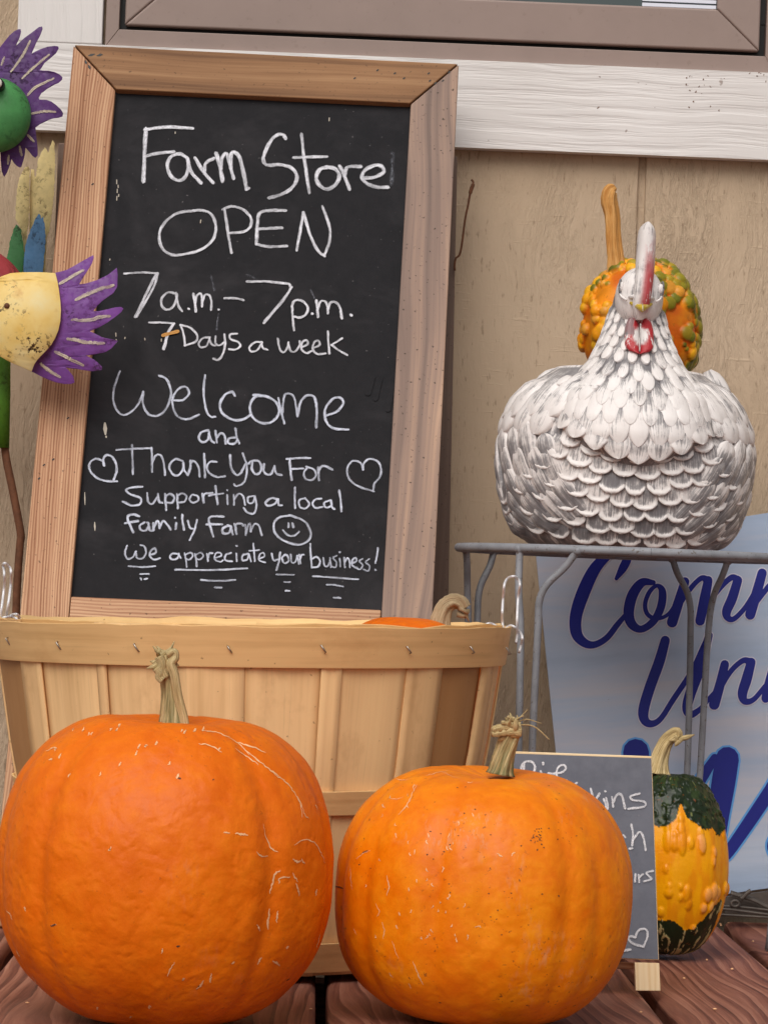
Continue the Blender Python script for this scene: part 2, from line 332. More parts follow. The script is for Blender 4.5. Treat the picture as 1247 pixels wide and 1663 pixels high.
MATS['ball_green'] = worn('worn_ball_green_paint', S(70, 136, 76), S(44, 84, 46))
MATS['leg_green'] = worn('worn_leg_green_paint', S(78, 128, 36), S(52, 70, 28))
MATS['eye_white'] = simple('white_eye_paint', S(225, 220, 210), 0.4, var=0.05)
# blue printed sign
def make_signface():
    m = Mat('printed_cloud_sign'); uv = m.coord('UV')
    q = m.mapv(uv, (1, 1, 1), rot=(0, 0, R(-6)))
    n = m.noise(m.mapv(q, (1.6, 15, 1)), 1, 6, 0.62, 0.4); n2 = m.noise(m.mapv(q, (1.2, 6, 1)), 1, 3, 0.5)
    c = m.ramp(n2, [(0.3, S(148, 168, 196)), (0.55, S(170, 186, 210)), (0.72, S(200, 204, 214))])
    c = m.mix(m.ramp(n, [(0.45, 0.0), (0.66, 0.75)]), c, S(206, 198, 202))
    c = m.mix(m.ramp(n, [(0.3, 0.6), (0.45, 0.0)]), c, S(134, 150, 176))
    sp = m.ramp(m.noise(uv, 120, 2, 0.5), [(0.77, 0.0), (0.8, 0.7)])
    c = m.mix(sp, c, S(90, 76, 70))
    m.col(c).rough(0.4).spec(0.4); return m.m
MATS['signface'] = make_signface()
MATS['ink'] = simple('navy_ink', S(34, 40, 132), 0.45, var=0.08, spec=0.2)
MATS['ink_white'] = simple('white_ink', S(214, 210, 226), 0.4, var=0.04)
MATS['ink_cyan'] = simple('light_blue_ink', S(92, 160, 226), 0.4, var=0.06)
MATS['drip'] = simple('pale_paint_drip', S(190, 182, 168), 0.7)
MATS['fleck'] = simple('brown_dirt_fleck', S(104, 72, 52), 0.8, var=0.3)
# ------------------------------------------------------------------ geometry helpers
class Geo:
    def __init__(self): self.v = []; self.f = []; self.mi = []; self.c = []; self.u = []
    def vert(self, p, c=(0, 0, 0, 1), uv=(0, 0)):
        self.v.append((p[0], p[1], p[2])); self.c.append(c); self.u.append(uv); return len(self.v)-1
    def face(self, idx, mi=0): self.f.append(tuple(idx)); self.mi.append(mi)
    def grid(self, P, C=None, U=None, mi=0, wrap=False):
        n, m = len(P), len(P[0]); base = len(self.v)
        for i in range(n):
            for j in range(m):
                self.vert(P[i][j], C[i][j] if C else (0, 0, 0, 1), U[i][j] if U else (i/(n-1), j/(m-1)))
        for i in range(n-1):
            for j in range(m if wrap else m-1):
                k = (j+1) % m
                self.face((base+i*m+j, base+i*m+k, base+(i+1)*m+k, base+(i+1)*m+j), mi)
        return base
    def prism(self, poly, back, ax=None, mi=0, c=(0, 0, 0, 1)):
        """front polygon (3-D points) pushed back along a vector; uv runs along axis ax"""
        n = len(poly); nb = Vector(back).normalized(); a = (Vector(ax).normalized() if ax else (poly[1]-poly[0]).normalized()); b = nb.cross(a)
        b = b if b.length > .3 else Vector((1, 0, 0)); e_ = Vector((0, 0, 1)) if abs(nb.dot(a)) > .7 else nb
        uv = lambda p: (p.dot(a), p.dot(b)+p.dot(e_))
        f = [self.vert(p, c, uv(p)) for p in poly]; k = [self.vert(p+Vector(back), c, uv(p+Vector(back))) for p in poly]
        self.face(f, mi); self.face(k[::-1], mi)
        for i in range(n): self.face((f[i], k[i], k[(i+1) % n], f[(i+1) % n]), mi)
    def box(self, x0, x1, y0, y1, z0, z1, ax=(1, 0, 0), mi=0, c=(0, 0, 0, 1)):
        self.prism([Vector((x0, y0, z0)), Vector((x1, y0, z0)), Vector((x1, y0, z1)), Vector((x0, y0, z1))], (0, y1-y0, 0), ax, mi, c)
    def tube(self, pts, rad, seg=10, mi=0, cols=None, cap=True, ridges=0, rdepth=0.0, flat=1.0, twist=0.0):
        pts = [Vector(p) for p in pts]; n = len(pts)
        if not hasattr(rad, '__len__'): rad = [rad]*n
        t = (pts[1]-pts[0]).normalized(); nrm = t.orthogonal().normalized(); rings = []; L = 0
        for i in range(n):
            t2 = ((pts[min(i+1, n-1)]-pts[max(i-1, 0)])).normalized()
            nrm = (nrm - t2*nrm.dot(t2)).normalized(); bn = t2.cross(nrm)
            if i: L += (pts[i]-pts[i-1]).length
            ring = []
            for j in range(seg):
                a = 2*math.pi*j/seg + twist*i/n
                k = rad[i]*(1 + (rdepth*math.cos(ridges*2*math.pi*j/seg) if ridges else 0))
                ring.append(self.vert(pts[i]+nrm*math.cos(a)*k+bn*math.sin(a)*k*flat, cols[i] if cols else (0, 0, 0, 1), (L*8, j/seg)))
            rings.append(ring)
        for i in range(n-1):
            for j in range(seg):
                k = (j+1) % seg; self.face((rings[i][j], rings[i][k], rings[i+1][k], rings[i+1][j]), mi)
        if cap: self.face(rings[0][::-1], mi); self.face(rings[-1], mi)
    def ball(self, c, r, rz=None, ry=None, seg=14, ring=9, col=(0, 0, 0, 1), mi=0, rot=None):
        rz = rz or r; ry = ry or r; base = []
        for i in range(ring+1):
            th = math.pi*i/ring; row = []
            for j in range(seg):
                ph = 2*math.pi*j/seg
                q = Vector((r*math.sin(th)*math.cos(ph), ry*math.sin(th)*math.sin(ph), rz*math.cos(th)))
                if rot: q = rot @ q
                row.append(self.vert(Vector(c)+q, col, (j/seg, i/ring)))
            base.append(row)
        for i in range(ring):
            for j in range(seg):
                k = (j+1) % seg; self.face((base[i][j], base[i+1][j], base[i+1][k], base[i][k]), mi)
    def ribbon(self, pts, w, nrm, off=0.0005, mi=0, drift=2e-6):
        """flat painted stroke along 3-D points; nrm one normal or one per point"""
        n = len(pts)
        if n < 2: return
        ws = w if hasattr(w, '__len__') else [w]*n
        N_ = nrm if isinstance(nrm, list) else [nrm]*n
        P = []; L = [0.0]
        for i in range(1, n): L.append(L[-1]+(Vector(pts[i])-Vector(pts[i-1])).length)
        l0 = rnd(0, 5)
        for i in range(n):
            t = (pts[min(i+1, n-1)]-pts[max(i-1, 0)])
            if t.length < 1e-9: t = Vector((1, 0, 0))
            t.normalize(); P.append((Vector(pts[i])+N_[i]*(off+drift*i), t, t.cross(N_[i]).normalized(), ws[i]/2))
        def fan(q, l, sign):
            p, t, s, h = q; ids = [self.vert(p, uv=(.5, l))]
            for k in range(7):
                a = math.pi*k/6; ids.append(self.vert(p + s*math.cos(a)*h + t*sign*math.sin(a)*h, uv=(0.5+0.5*math.copysign(1, math.cos(a)-1e-6), l)))
            for k in range(1, 7): self.face((ids[0], ids[k], ids[k+1]) if sign < 0 else (ids[0], ids[k+1], ids[k]), mi)
        V = [(self.vert(p+s*h, uv=(1, l0+l)), self.vert(p, uv=(.5, l0+l)), self.vert(p-s*h, uv=(0, l0+l))) for (p, t, s, h), l in zip(P, L)]
        for i in range(n-1):
            self.face((V[i][0], V[i][1], V[i+1][1], V[i+1][0]), mi); self.face((V[i][1], V[i][2], V[i+1][2], V[i+1][1]), mi)
        fan(P[0], l0, -1); fan(P[-1], l0+L[-1], 1)
    def build(self, name, mats, parent=None, smooth=True, bevel=0.0, seg=2, subsurf=0, angle=40):
        me = bpy.data.meshes.new(name); o = bpy.data.objects.new(name, me)
        loc = WL.get(parent, Vector()) if parent else Vector()
        me.from_pydata([(p[0]-loc.x, p[1]-loc.y, p[2]-loc.z) for p in self.v], [], self.f)
        for m in (mats if isinstance(mats, (list, tuple)) else [mats]): me.materials.append(MATS[m] if isinstance(m, str) else m)
        me.polygons.foreach_set('material_index', self.mi)
        ca = me.color_attributes.new('Col', 'FLOAT_COLOR', 'POINT'); ca.data.foreach_set('color', np.array(self.c, dtype=np.float32).ravel())
        ul = me.uv_layers.new(name='UVMap'); vi = np.empty(len(me.loops), dtype=np.int32); me.loops.foreach_get('vertex_index', vi)
        ul.data.foreach_set('uv', np.array(self.u, dtype=np.float32)[vi].ravel())
        me.update(); bm = bmesh.new(); bm.from_mesh(me); bmesh.ops.recalc_face_normals(bm, faces=bm.faces) if not getattr(self, 'keepn', False) else None
        bm.to_mesh(me); bm.free()
        me.polygons.foreach_set('use_smooth', [smooth]*len(me.polygons))
        scene.collection.objects.link(o)
        if parent: o.parent = parent; WL[o] = loc
        else: WL[o] = Vector()
        if bevel:
            b = o.modifiers.new('bevel', 'BEVEL'); b.width = bevel; b.segments = seg; b.limit_method = 'ANGLE'; b.angle_limit = R(35)
            b.harden_normals = smooth
        if subsurf:
            s = o.modifiers.new('sub', 'SUBSURF'); s.levels = s.render_levels = subsurf
        return o
WL = {}
def thing(name, label, cat, loc, group=None):
    o = bpy.data.objects.new(name, None); o.location = loc; o.empty_display_size = 0.05
    scene.collection.objects.link(o); WL[o] = Vector(loc); o['label'] = label; o['category'] = cat
    if group: o['group'] = group
    return o
def tag(o, label=None, cat=None, kind=None, group=None):
    if label: o['label'] = label
    if cat: o['category'] = cat
    if kind: o['kind'] = kind
    if group: o['group'] = group
    return o
def crom(pts, per=5):
    """smooth a polyline of tuples (any dimension)"""
    if len(pts) < 3: 
        a, b = np.array(pts[0], float), np.array(pts[-1], float)
        return [tuple(a+(b-a)*k/4) for k in range(5)]
    P = [np.array(p, float) for p in pts]; P = [2*P[0]-P[1]]+P+[2*P[-1]-P[-2]]; out = []
    for i in range(1, len(P)-2):
        for k in range(per):
            t = k/per; a, b, c, d = P[i-1], P[i], P[i+1], P[i+2]
            out.append(tuple(0.5*((2*b)+(-a+c)*t+(2*a-5*b+4*c-d)*t*t+(-a+3*b-3*c+d)*t**3)))
    out.append(tuple(P[-2])); return out
def zoomed(x0, y0, sc): return lambda p: (x0+p[0]/sc, y0+p[1]/sc)
def rnd(a, b): return random.uniform(a, b)
def fbm(p, s): return mnoise.fractal(Vector(p)*s, 1.0, 2.0, 4)
def sstep(a, b, x):
    t = max(0, min(1, (x-a)/(b-a))); return t*t*(3-2*t)

# ------------------------------------------------------------------ ground and deck
DECK_END = 3.285; WALLY = 3.36
g = Geo(); g.face([g.vert((x, y, -0.25)) for x, y in ((-60, -80), (60, -80), (60, 60), (-60, 60))])
tag(g.build('ground', 'soil', smooth=False), kind='structure')
gx = ground(522, 1622).x; gx2 = ground(1072, 1634).x; pitch = (gx2-gx)/2
g = Geo()
for k in range(-6, 9):
    a = gx + k*pitch + 0.0045; b = a + pitch - 0.009
    dz = rnd(-0.0015, 0.0)
    g.box(a, b, -1.6, DECK_END + rnd(-0.006, 0.004), -0.036+dz, dz, ax=(0, 1, 0), c=(rnd(0, 1), rnd(0, 1), rnd(0, 1), 1))
tag(g.build('deck', 'deck', smooth=True, bevel=0.007, seg=3), kind='structure')
g = Geo()
for y in (-1.2, 0.4, 1.6, 2.3, 2.95): g.box(-1.2, 1.4, y, y+0.045, -0.2, -0.038, c=(rnd(0, 1), rnd(0, 1), 0, 1))
tag(g.build('deck_joists', 'deck', smooth=False), kind='structure')

# ------------------------------------------------------------------ store wall with trim and window
wall = thing('store_wall', 'tan embossed siding wall with white trim boards under a taupe window', 'wall', (0, WALLY, -0.25))
gxw = at(1037, 430, WALLY).x
g = Geo(); edges = [-2.0, gxw-0.81, gxw-0.405, gxw, gxw+0.405, 2.2]
for a, b in zip(edges[:-1], edges[1:]): g.box(a+0.004, b-0.004, WALLY, WALLY+0.012, -0.25, 2.4)
g.box(-2.0, 2.2, WALLY+0.005, WALLY+0.03, -0.249, 2.399)
g.build('siding_panel', 'siding', wall, smooth=True, bevel=0.0015)
tb = at(745, 239, 3.34).z; tt = at(745, 97, 3.34).z
xl = at(22, 212, 3.34).x; xr = at(167, 40, 3.34).x
g = Geo(); g.box(xl, 2.0, 3.340, WALLY-0.0005, tb, tt)
for k in range(30):
    cx, cy, sx, sy = random.choice([(1135, 122, 16, 9), (1235, 122, 10, 8), (1150, 135, 24, 12), (950, 180, 160, 40), (1100, 170, 100, 40)])
    x, y = random.gauss(cx, sx), max(118, random.gauss(cy, sy)); p = at(x, y, 3.340); w = rnd(.0004, .0011)
    g.ribbon([p, p+Vector((rnd(-1, 1), 0, rnd(-1, 1)))*w, p+Vector((rnd(-1, 1), 0, rnd(-1, 1)))*w*1.6], w, Vector((0, -1, 0)), 0.0003, 1)
g.build('trim_board', ['trim_h', 'fleck'], wall, smooth=True, bevel=0.0015)
g = Geo(); g.box(xl, xr, 3.3405, WALLY-0.0005, tt+0.0006, 2.4, ax=(0, 0, 1)); g.build('trim_board', 'trim_v', wall, smooth=True, bevel=0.0015)
# window
YF = 3.3445
fz0 = at(400, 80, YF).z - 0.004; fx0 = at(172, 40, YF).x; fx1 = at(1262, 60, YF).x
gz0 = at(400, 56, YF).z; gx0 = at(194, 40, YF).x; gx1 = at(1243, 60, YF).x     # gap outer edge
sz0 = at(400, 49, YF).z; sx0 = at(203.5, 30, YF).x; sx1 = at(1233, 60, YF).x   # sash outer edge
g = Geo(); fw = 0.0
def ringframe(g, x0, x1, z0, z1, xi0, xi1, zi0, zi1, y, d):
    v = Vector
    o = [v((x0, y, z0)), v((x1, y, z0)), v((x1, y, z1)), v((x0, y, z1))]; i = [v((xi0, y, zi0)), v((xi1, y, zi0)), v((xi1, y, zi1)), v((xi0, y, zi1))]
    for a in range(4):
        b = (a+1) % 4; s = 0.0003
        g.prism([o[a], o[b], i[b], i[a]], (0, d, 0), o[b]-o[a])
TOPZ = 1.45
ringframe(g, fx0, fx1, fz0, TOPZ, gx0, gx1, gz0, TOPZ-(gz0-fz0), YF, 0.015)
win = g.build('window', 'window_frame', wall, smooth=True, bevel=0.001)
g = Geo(); g.box(gx0-0.001, gx1+0.001, YF+0.012, YF+0.015, gz0-0.001, sz0+0.03); g.box(gx0-0.001, gx0+0.03, YF+0.012, YF+0.0149, sz0+0.031, TOPZ-0.03); g.box(gx1-0.03, gx1+0.001, YF+0.012, YF+0.0149, sz0+0.031, TOPZ-0.03)
g.build('gasket', 'gasket', win, smooth=False)
gz = at(1050, 10, YF).z; glx1 = at(1164, 10, YF).x; glx0 = sx0 + (sx1-glx1)
g = Geo()
ringframe(g, sx0, sx1, sz0, TOPZ-0.02, glx0, glx1, gz, TOPZ-0.07, YF-0.001, 0.012)
g.build('sash', 'window_frame', win, smooth=True, bevel=0.0025, seg=3)
g = Geo(); g.box(glx0-0.004, glx1+0.004, YF+0.0065, YF+0.009, gz-0.004, TOPZ-0.06); g.build('pane', 'glass', win, smooth=False)
g = Geo(); bx = at(1043, 6, YF).x
for k in range(9):
    z = gz + 0.0008 + k*0.0055
    g.box(bx, glx1-0.0008, YF+0.004, YF+0.006, z, z+0.0036)
g.build('blind', 'blind', win, smooth=False)

# ------------------------------------------------------------------ big chalkboard
BD, LEAN = 3.09, math.tan(R(18.7))
bp0 = Vector((0, BD, 0.33)); bn = Vector((0, -1, LEAN)).normalized()      # faces the camera
P = lambda x, y, o=0.0: on_plane(x, y, bp0, bn) + bn*o
OTL, OTR, OBL, OBR = P(120, 72), P(745, 103), P(33, 1000), P(703, 985)
ext = lambda a, b: a + (b-a)*((a.z+0.0)/(a.z-b.z))
FL, FR = ext(OTL, OBL), ext(OTR, OBR)
ITL, ITR, IBL, IBR = P(188, 145), P(667, 168), P(115, 968), P(620, 990)
board = thing('chalkboard_sign', 'tall wood framed blackboard lettered Farm Store OPEN leaning behind the basket', 'chalkboard', ((FL.x+FR.x)/2, (FL.y+FR.y)/2, 0))
TH = 0.02; back = -bn*TH
def ins(poly, d=0.0006):
    c = sum(poly, Vector())/len(poly); return [p+(c-p).normalized()*d for p in poly]
extI = lambda a, b: a + (b-a)*(a.z/(a.z-b.z))
FLI, FRI = extI(ITL, IBL), extI(ITR, IBR)
NAILS = [('a', [(900, 378), (960, 362)]), ('a', [(985, 378), (1040, 366)]), ('l', [(868, 430), (878, 460)]), ('l', [(900, 475), (916, 512)])]
zt = zoomed(0, 30, 6.235)
def nails(g, which, dots):
    for k, (a, b) in NAILS:
        if k == which:
            p, q = P(*zt(a)), P(*zt(b)); g.ribbon([p, (p+q)/2, q], [0.001, 0.0028, 0.001], bn, 0.0003, 1)
    for x, y in dots:
        p = P(x, y); g.ribbon([p, p+Vector((0.0012, 0, 0.001))], 0.0014, bn, 0.0003, 1)
g = Geo(); g.prism(ins([OTL, FL, FLI, ITL], 0.0009), back, FL-OTL, c=(0.2, 0.1, 0, 1)); nails(g, 'l', ((71, 756), (63, 778), (86, 747), (110, 680), (150, 300))); g.build('frame_stile', ['stile_l', 'gasket'], board, bevel=0.0015)
g = Geo(); g.prism(ins([OTR, ITR, FRI, FR], 0.0009), back, FR-OTR, c=(0.6, 0.4, 0, 1)); nails(g, 'r', ((706, 136), (728, 118), (718, 132))); g.build('frame_stile', ['stile_r', 'gasket'], board, bevel=0.0015)
g = Geo(); g.prism(ins([OTR, OTL, ITL, ITR], 0.0009), back, OTR-OTL, c=(0.35, 0.8, 0, 1)); nails(g, 'a', ((640, 120), (655, 128), (697, 132), (695, 120), (612, 115), (575, 128))); g.build('frame_rail', ['rail_t', 'gasket'], board, bevel=0.0015)
d1 = (IBL-ITL).normalized()*0.045; d2 = (IBR-ITR).normalized()*0.045
g = Geo(); g.prism(ins([IBL, IBL+d1, IBR+d2, IBR], 0.0006), back, IBR-IBL, c=(0.7, 0.2, 0, 1)); g.build('frame_rail', 'stile_l', board, bevel=0.0015)
g = Geo(); q = [ITL, IBL, IBR, ITR]; cc = sum(q, Vector())/4
g.prism([p+(p-cc).normalized()*0.008-bn*0.009 for p in q], -bn*0.004, Vector((1, 0, 0)));
PS = lambda x, y: on_plane(x, y, bp0-bn*0.009, bn)
# drips of pale paint on the board
zz = zoomed(150, 170, 2.445)
for p in ((98, 315), (104, 330), (100, 350), (106, 365), (98, 380), (70, 618), (95, 920), (96, 945), (130, 930), (210, 935), (275, 940), (330, 115), (940, 65), (430, 470)):
    q = PS(*zz(p)); g.ribbon([q, q+Vector((rnd(-.0005, .0005), 0, rnd(0.001, 0.004)))], 0.0011, bn, 0.0006, 1)
zz = zoomed(100, 580, 2.227)
for a, b, w in (((158, 240), (160, 280), 0.004), ((162, 286), (163, 292), 0.002), ((85, 490), (86, 535), 0.0012), ((121, 598), (122, 628), 0.0016)):
    p, q = PS(*zz(a)), PS(*zz(b)); g.ribbon([p, (p+q)/2, q], [w*.5, w, w*.4], bn, 0.0006, 1)
panel = g.build('slate_panel', ['slate', 'drip'], board, smooth=False)
# prop leg behind
lb0, lb1 = 3.312, 3.334
g = Geo()
def leg(px):
    q = [at(x, y, lb0) for x, y in px]; a = q[1]-q[0]; q[1] = q[0]+a*(q[0].z/(q[0].z-q[1].z)); a = q[2]-q[3]; q[2] = q[3]+a*(q[3].z/(q[3].z-q[2].z))
    g.prism(q, (0, lb1-lb0, 0), (0, 0, 1), c=(rnd(0, 1), rnd(0, 1), 0, 1))
leg([(684, 252), (662, 1010), (727, 1010), (742.5, 254)])
g.build('prop_leg', 'leg_back', board, bevel=0.0015)
g = Geo(); leg([(95, 232), (66, 1010), (128, 1010), (157, 234)]); g.build('prop_leg', 'leg_back', board, bevel=0.0015)
g = Geo(); zz = zoomed(700, 230, 7.23)
g.tube([at(*zz(p), 3.305) for p in crom([(470, 446), (492, 470), (488, 510), (470, 560), (455, 620), (430, 760), (400, 900), (345, 1290), (290, 1370), (275, 1450), (278, 1515)])], [0.0011 if not (8 < i < 20) else 0.002 for i in range(51)], 8)
g.build('latch_hook', 'rust', board)
# ---- writing
SW = F/3.2
def strokes(g, spec, T, P, n, wpx, off=0.0012, jit=0.12, mi=0):
    base = off
    for st in spec:
        if isinstance(st, tuple): st = [st, (st[0]+3, st[1]+2)]
        pts = crom([T(p) for p in st], 6)
        k = len(pts); w0 = wpx*rnd(1-jit, 1+jit)/SW; ph = rnd(0, 6)
        ws = [w0*(1+0.10*math.sin(ph+i*0.7)+rnd(-0.05, 0.05)) for i in range(k)]
        g.ribbon([P(x+rnd(-0.25, 0.25), y+rnd(-0.25, 0.25)) for x, y in pts], ws, n, base, mi, 1.5e-6); base += 6e-5/3
PS = lambda x, y: on_plane(x, y, bp0-bn*0.009, bn)
L1 = [[(50,55),(45,130),(38,298)],[(45,60),(150,48),(265,55)],[(42,185),(100,170),(178,162)],[(238,190),(205,172),(165,185),(148,225),(165,275),(205,295),(235,270),(245,220),(242,195)],[(240,195),(258,255),(302,305)],[(275,190),(315,255),(358,305)],[(318,255),(325,215),(362,192)],[(372,170),(390,230),(402,297)],[(395,240),(400,190),(420,170),(435,220),(452,285)],[(440,240),(440,180),(455,165),(480,190),(500,270),(512,335)],[(512,335),(523,330)],
[(692,102),(680,85),(655,85),(625,110),(595,170),(590,205),(610,225),(660,222),(715,235),(742,270),(735,310),(700,345),(655,365),(615,375)],[(765,82),(775,180),(800,352)],[(730,190),(800,187),(882,185)],[(880,235),(848,245),(832,280),(845,315),(880,335),(920,315),(938,275),(920,243),(880,232)],[(940,228),(962,275),(985,335)],[(962,275),(975,235),(1035,230)],[(1045,285),(1100,280),(1140,258),(1135,232),(1105,225),(1060,245),(1042,275),(1060,305),(1105,325),(1160,327)]]
L2 = [[(300,90),(190,105),(110,165),(75,240),(90,320),(150,368),(230,365),(340,335),(415,270),(432,190),(405,115),(350,88),(290,88)],[(487,85),(505,200),(530,355)],[(475,82),(530,62),(600,80),(650,130),(652,185),(610,222),(510,232)],[(872,88),(780,88),(710,105),(695,180),(688,300)],[(690,205),(770,202),(850,198)],[(688,300),(760,317),(880,314)],[(942,340),(965,220),(985,100)],[(985,100),(1030,250),(1080,345),(1118,375)],[(1118,375),(1150,280),(1150,190),(1105,62)]]
L3 = [[(40,47),(120,42),(205,45)],[(208,45),(185,120),(100,265)],[(200,50),(150,150),(95,265)],[(300,150),(262,142),(230,170),(228,210),(255,230),(285,215),(305,165),(300,145)],[(302,160),(312,210),(330,238)],(362,225),[(388,150),(395,190),(400,238)],[(398,200),(405,160),(425,150),(432,180),(432,215)],[(432,195),(445,158),(465,155),(478,180),(478,232)],(515,230),[(545,172),(600,172),(640,182)],[(660,88),(760,88),(870,100)],[(875,102),(870,140),(745,298)],[(885,115),(830,200),(750,285)],[(888,215),(890,270),(897,335)],[(885,215),(900,185),(935,185),(965,215),(960,250),(930,270),(895,265)],(988,250),[(1010,185),(1015,230),(1018,268)],[(1018,230),(1030,190),(1055,190),(1065,215),(1068,250)],[(1068,230),(1080,195),(1110,195),(1130,225),(1138,275)],(1183,257)]
L3b = [[(165,295),(230,295),(290,300)],[(290,300),(262,350),(240,430)],[(282,305),(258,350),(236,428)],[(325,310),(340,360),(345,412)],[(322,308),(370,320),(405,355),(400,390),(345,412)],[(470,370),(435,375),(415,400),(425,420),(455,412),(470,375)],[(468,375),(480,405),(498,412)],[(500,365),(500,400),(520,410),(545,395)],[(545,355),(548,410),(535,460),(510,485),(490,478)],[(608,352),(575,355),(575,378),(615,395),(625,415),(600,432),(568,430)],[(735,395),(700,395),(672,420),(680,442),(710,435),(735,400)],[(732,400),(740,425),(762,433)],[(815,378),(825,430),(845,445),(865,420),(868,395)],[(868,400),(880,440),(905,440),(925,410),(925,390)],[(935,420),(965,405),(960,385),(940,395),(935,430),(960,450),(985,440)],[(990,425),(1025,410),(1020,388),(1000,395),(992,430),(1015,455),(1055,452)],[(1068,340),(1070,395),(1075,452)],[(1140,375),(1085,410)],[(1085,408),(1120,435),(1165,460)]]
L4 = [[(75,40),(48,120),(45,190),(75,245),(115,245),(160,205),(188,140)],[(188,140),(185,190),(210,245),(255,255),(295,225),(320,160),(315,110),(295,75),(265,62)],[(330,180),(375,180),(408,150),(395,118),(365,120),(335,155),(328,200),(350,255),(400,272),(455,250)],[(485,60),(478,140),(490,225),(510,258),(535,260)],[(628,158),(615,140),(580,155),(557,200),(570,245),(620,275),(670,272),(705,250)],[(770,160),(725,165),(702,205),(710,255),(750,288),(800,288),(835,255),(840,215),(815,180),(765,158),(720,155)],[(838,170),(850,230),(867,292)],[(858,240),(865,165),(885,148),(915,170),(930,258)],[(930,258),(945,190),(975,158),(1010,165),(1022,220),(1020,310)],[(1065,255),(1120,235),(1150,195),(1135,168),(1100,175),(1065,220),(1065,275),(1100,315),(1175,322)],
[(500,325),(468,335),(455,360),(470,382),(498,372),(505,335)],[(503,340),(515,375),(530,385)],[(535,330),(542,385)],[(542,360),(560,340),(578,350),(585,390)],[(630,360),(600,365),(598,388),(625,390),(640,375)],[(632,318),(638,360),(650,390)]]
L5 = [[(190,200),(178,165),(120,148),(75,190),(85,245),(140,300),(215,322),(290,322)],[(190,200),(185,150),(210,118),(255,135),(285,195),(285,255),(265,310)],[(285,78),(420,70),(560,65)],[(408,42),(412,150),(415,268)],[(560,62),(563,150),(563,250)],[(565,180),(590,125),(625,118),(650,160),(665,275)],[(800,165),(745,150),(700,195),(710,250),(755,280),(800,240),(808,180)],[(805,180),(815,240),(842,275)],[(862,165),(862,205),(848,265)],[(858,200),(880,165),(910,185),(930,230),(932,285)],[(968,110),(972,200),(975,290)],[(1065,172),(1015,172),(990,210),(1010,260),(1070,290),(1130,285)],[(1170,120),(1178,215),(1215,272),(1250,262),(1290,190)]]
L5b = [[(70,105),(100,200),(95,290),(70,340),(20,360),(0,345)],[(115,185),(140,165),(190,165),(215,210),(200,260),(165,265),(140,225),(145,175)],[(235,190),(232,240),(255,268),(290,265),(315,210)],[(315,205),(330,260),(372,275)],[(412,150),(500,142),(595,142)],[(432,150),(440,230),(450,312)],[(445,228),(540,222)],[(572,215),(545,260),(560,305),(610,312),(640,275),(620,230),(565,210)],[(655,215),(662,315)],[(658,260),(675,215),(710,205),(765,232)],[(1005,232),(985,180),(925,165),(885,215),(885,280),(930,340),(1000,375),(1090,402)],[(1005,232),(1010,185),(1055,150),(1120,170),(1145,230),(1135,290),(1095,340),(1082,400)]]
L6b = [[(175,92),(135,78),(95,85),(85,110),(105,160),(128,215)],[(65,145),(165,130)],[(215,140),(180,165),(190,200),(230,200),(250,150),(235,140)],[(248,150),(255,195),(275,205)],[(285,145),(288,200)],[(290,180),(315,130),(330,150),(335,185)],[(335,180),(360,130),(385,145),(420,195)],[(462,145),(460,190)],(452,102),[(512,80),(512,130),(525,195)],[(555,128),(570,180),(595,190)],[(625,120),(605,200),(568,278)],[(830,95),(760,92),(720,105),(722,150),(752,250)],[(700,155),(820,155)],[(865,165),(825,190),(830,225),(875,220),(890,175),(865,165)],[(888,180),(905,235)],[(915,150),(932,230)],[(928,200),(930,155),(970,150),(985,165)],[(1000,160),(1005,240)],[(1008,225),(1025,160),(1040,155),(1042,210)],[(1042,210),(1070,155),(1105,165),(1130,240)]]
L6 = [[(118,32),(75,35),(45,45),(60,65),(110,85),(105,112),(70,118),(28,100)],[(140,60),(145,100),(165,110),(190,75)],[(190,65),(195,100),(210,105)],[(222,65),(225,100),(228,138)],[(225,75),(245,65),(265,80),(255,105),(230,105)],[(278,65),(280,100),(282,130)],[(280,75),(300,62),(320,75),(312,100),(285,105)],[(345,70),(335,90),(350,105),(375,95),(372,75),(350,68)],[(395,65),(400,105)],[(398,85),(405,65),(440,60)],[(455,30),(458,70),(465,112)],[(425,72),(490,62)],[(508,70),(510,112)],(508,48),[(538,70),(540,115)],[(540,90),(560,65),(580,75),(590,115)],[(630,75),(605,80),(605,105),(625,105),(635,78)],[(635,75),(642,120),(630,155),(600,150),(585,130)],[(740,90),(710,85),(685,105),(695,120),(725,112),(742,90)],[(742,92),(745,115),(760,118)],[(820,35),(818,80),(820,130)],[(865,85),(840,95),(842,125),(868,132),(885,110),(865,85)],[(940,88),(915,90),(900,110),(915,130),(945,125)],[(980,95),(955,105),(960,128),(985,120),(985,95)],[(985,95),(990,125),(1000,135)],[(1022,50),(1030,100),(1033,145)],
[(800,165),(750,172),(722,205),(735,255),(790,290),(850,297),(888,270),(888,230),(860,190),(795,163)],[(790,200),(790,218)],[(808,200),(812,218)],[(765,232),(785,255),(815,258),(838,240)]]
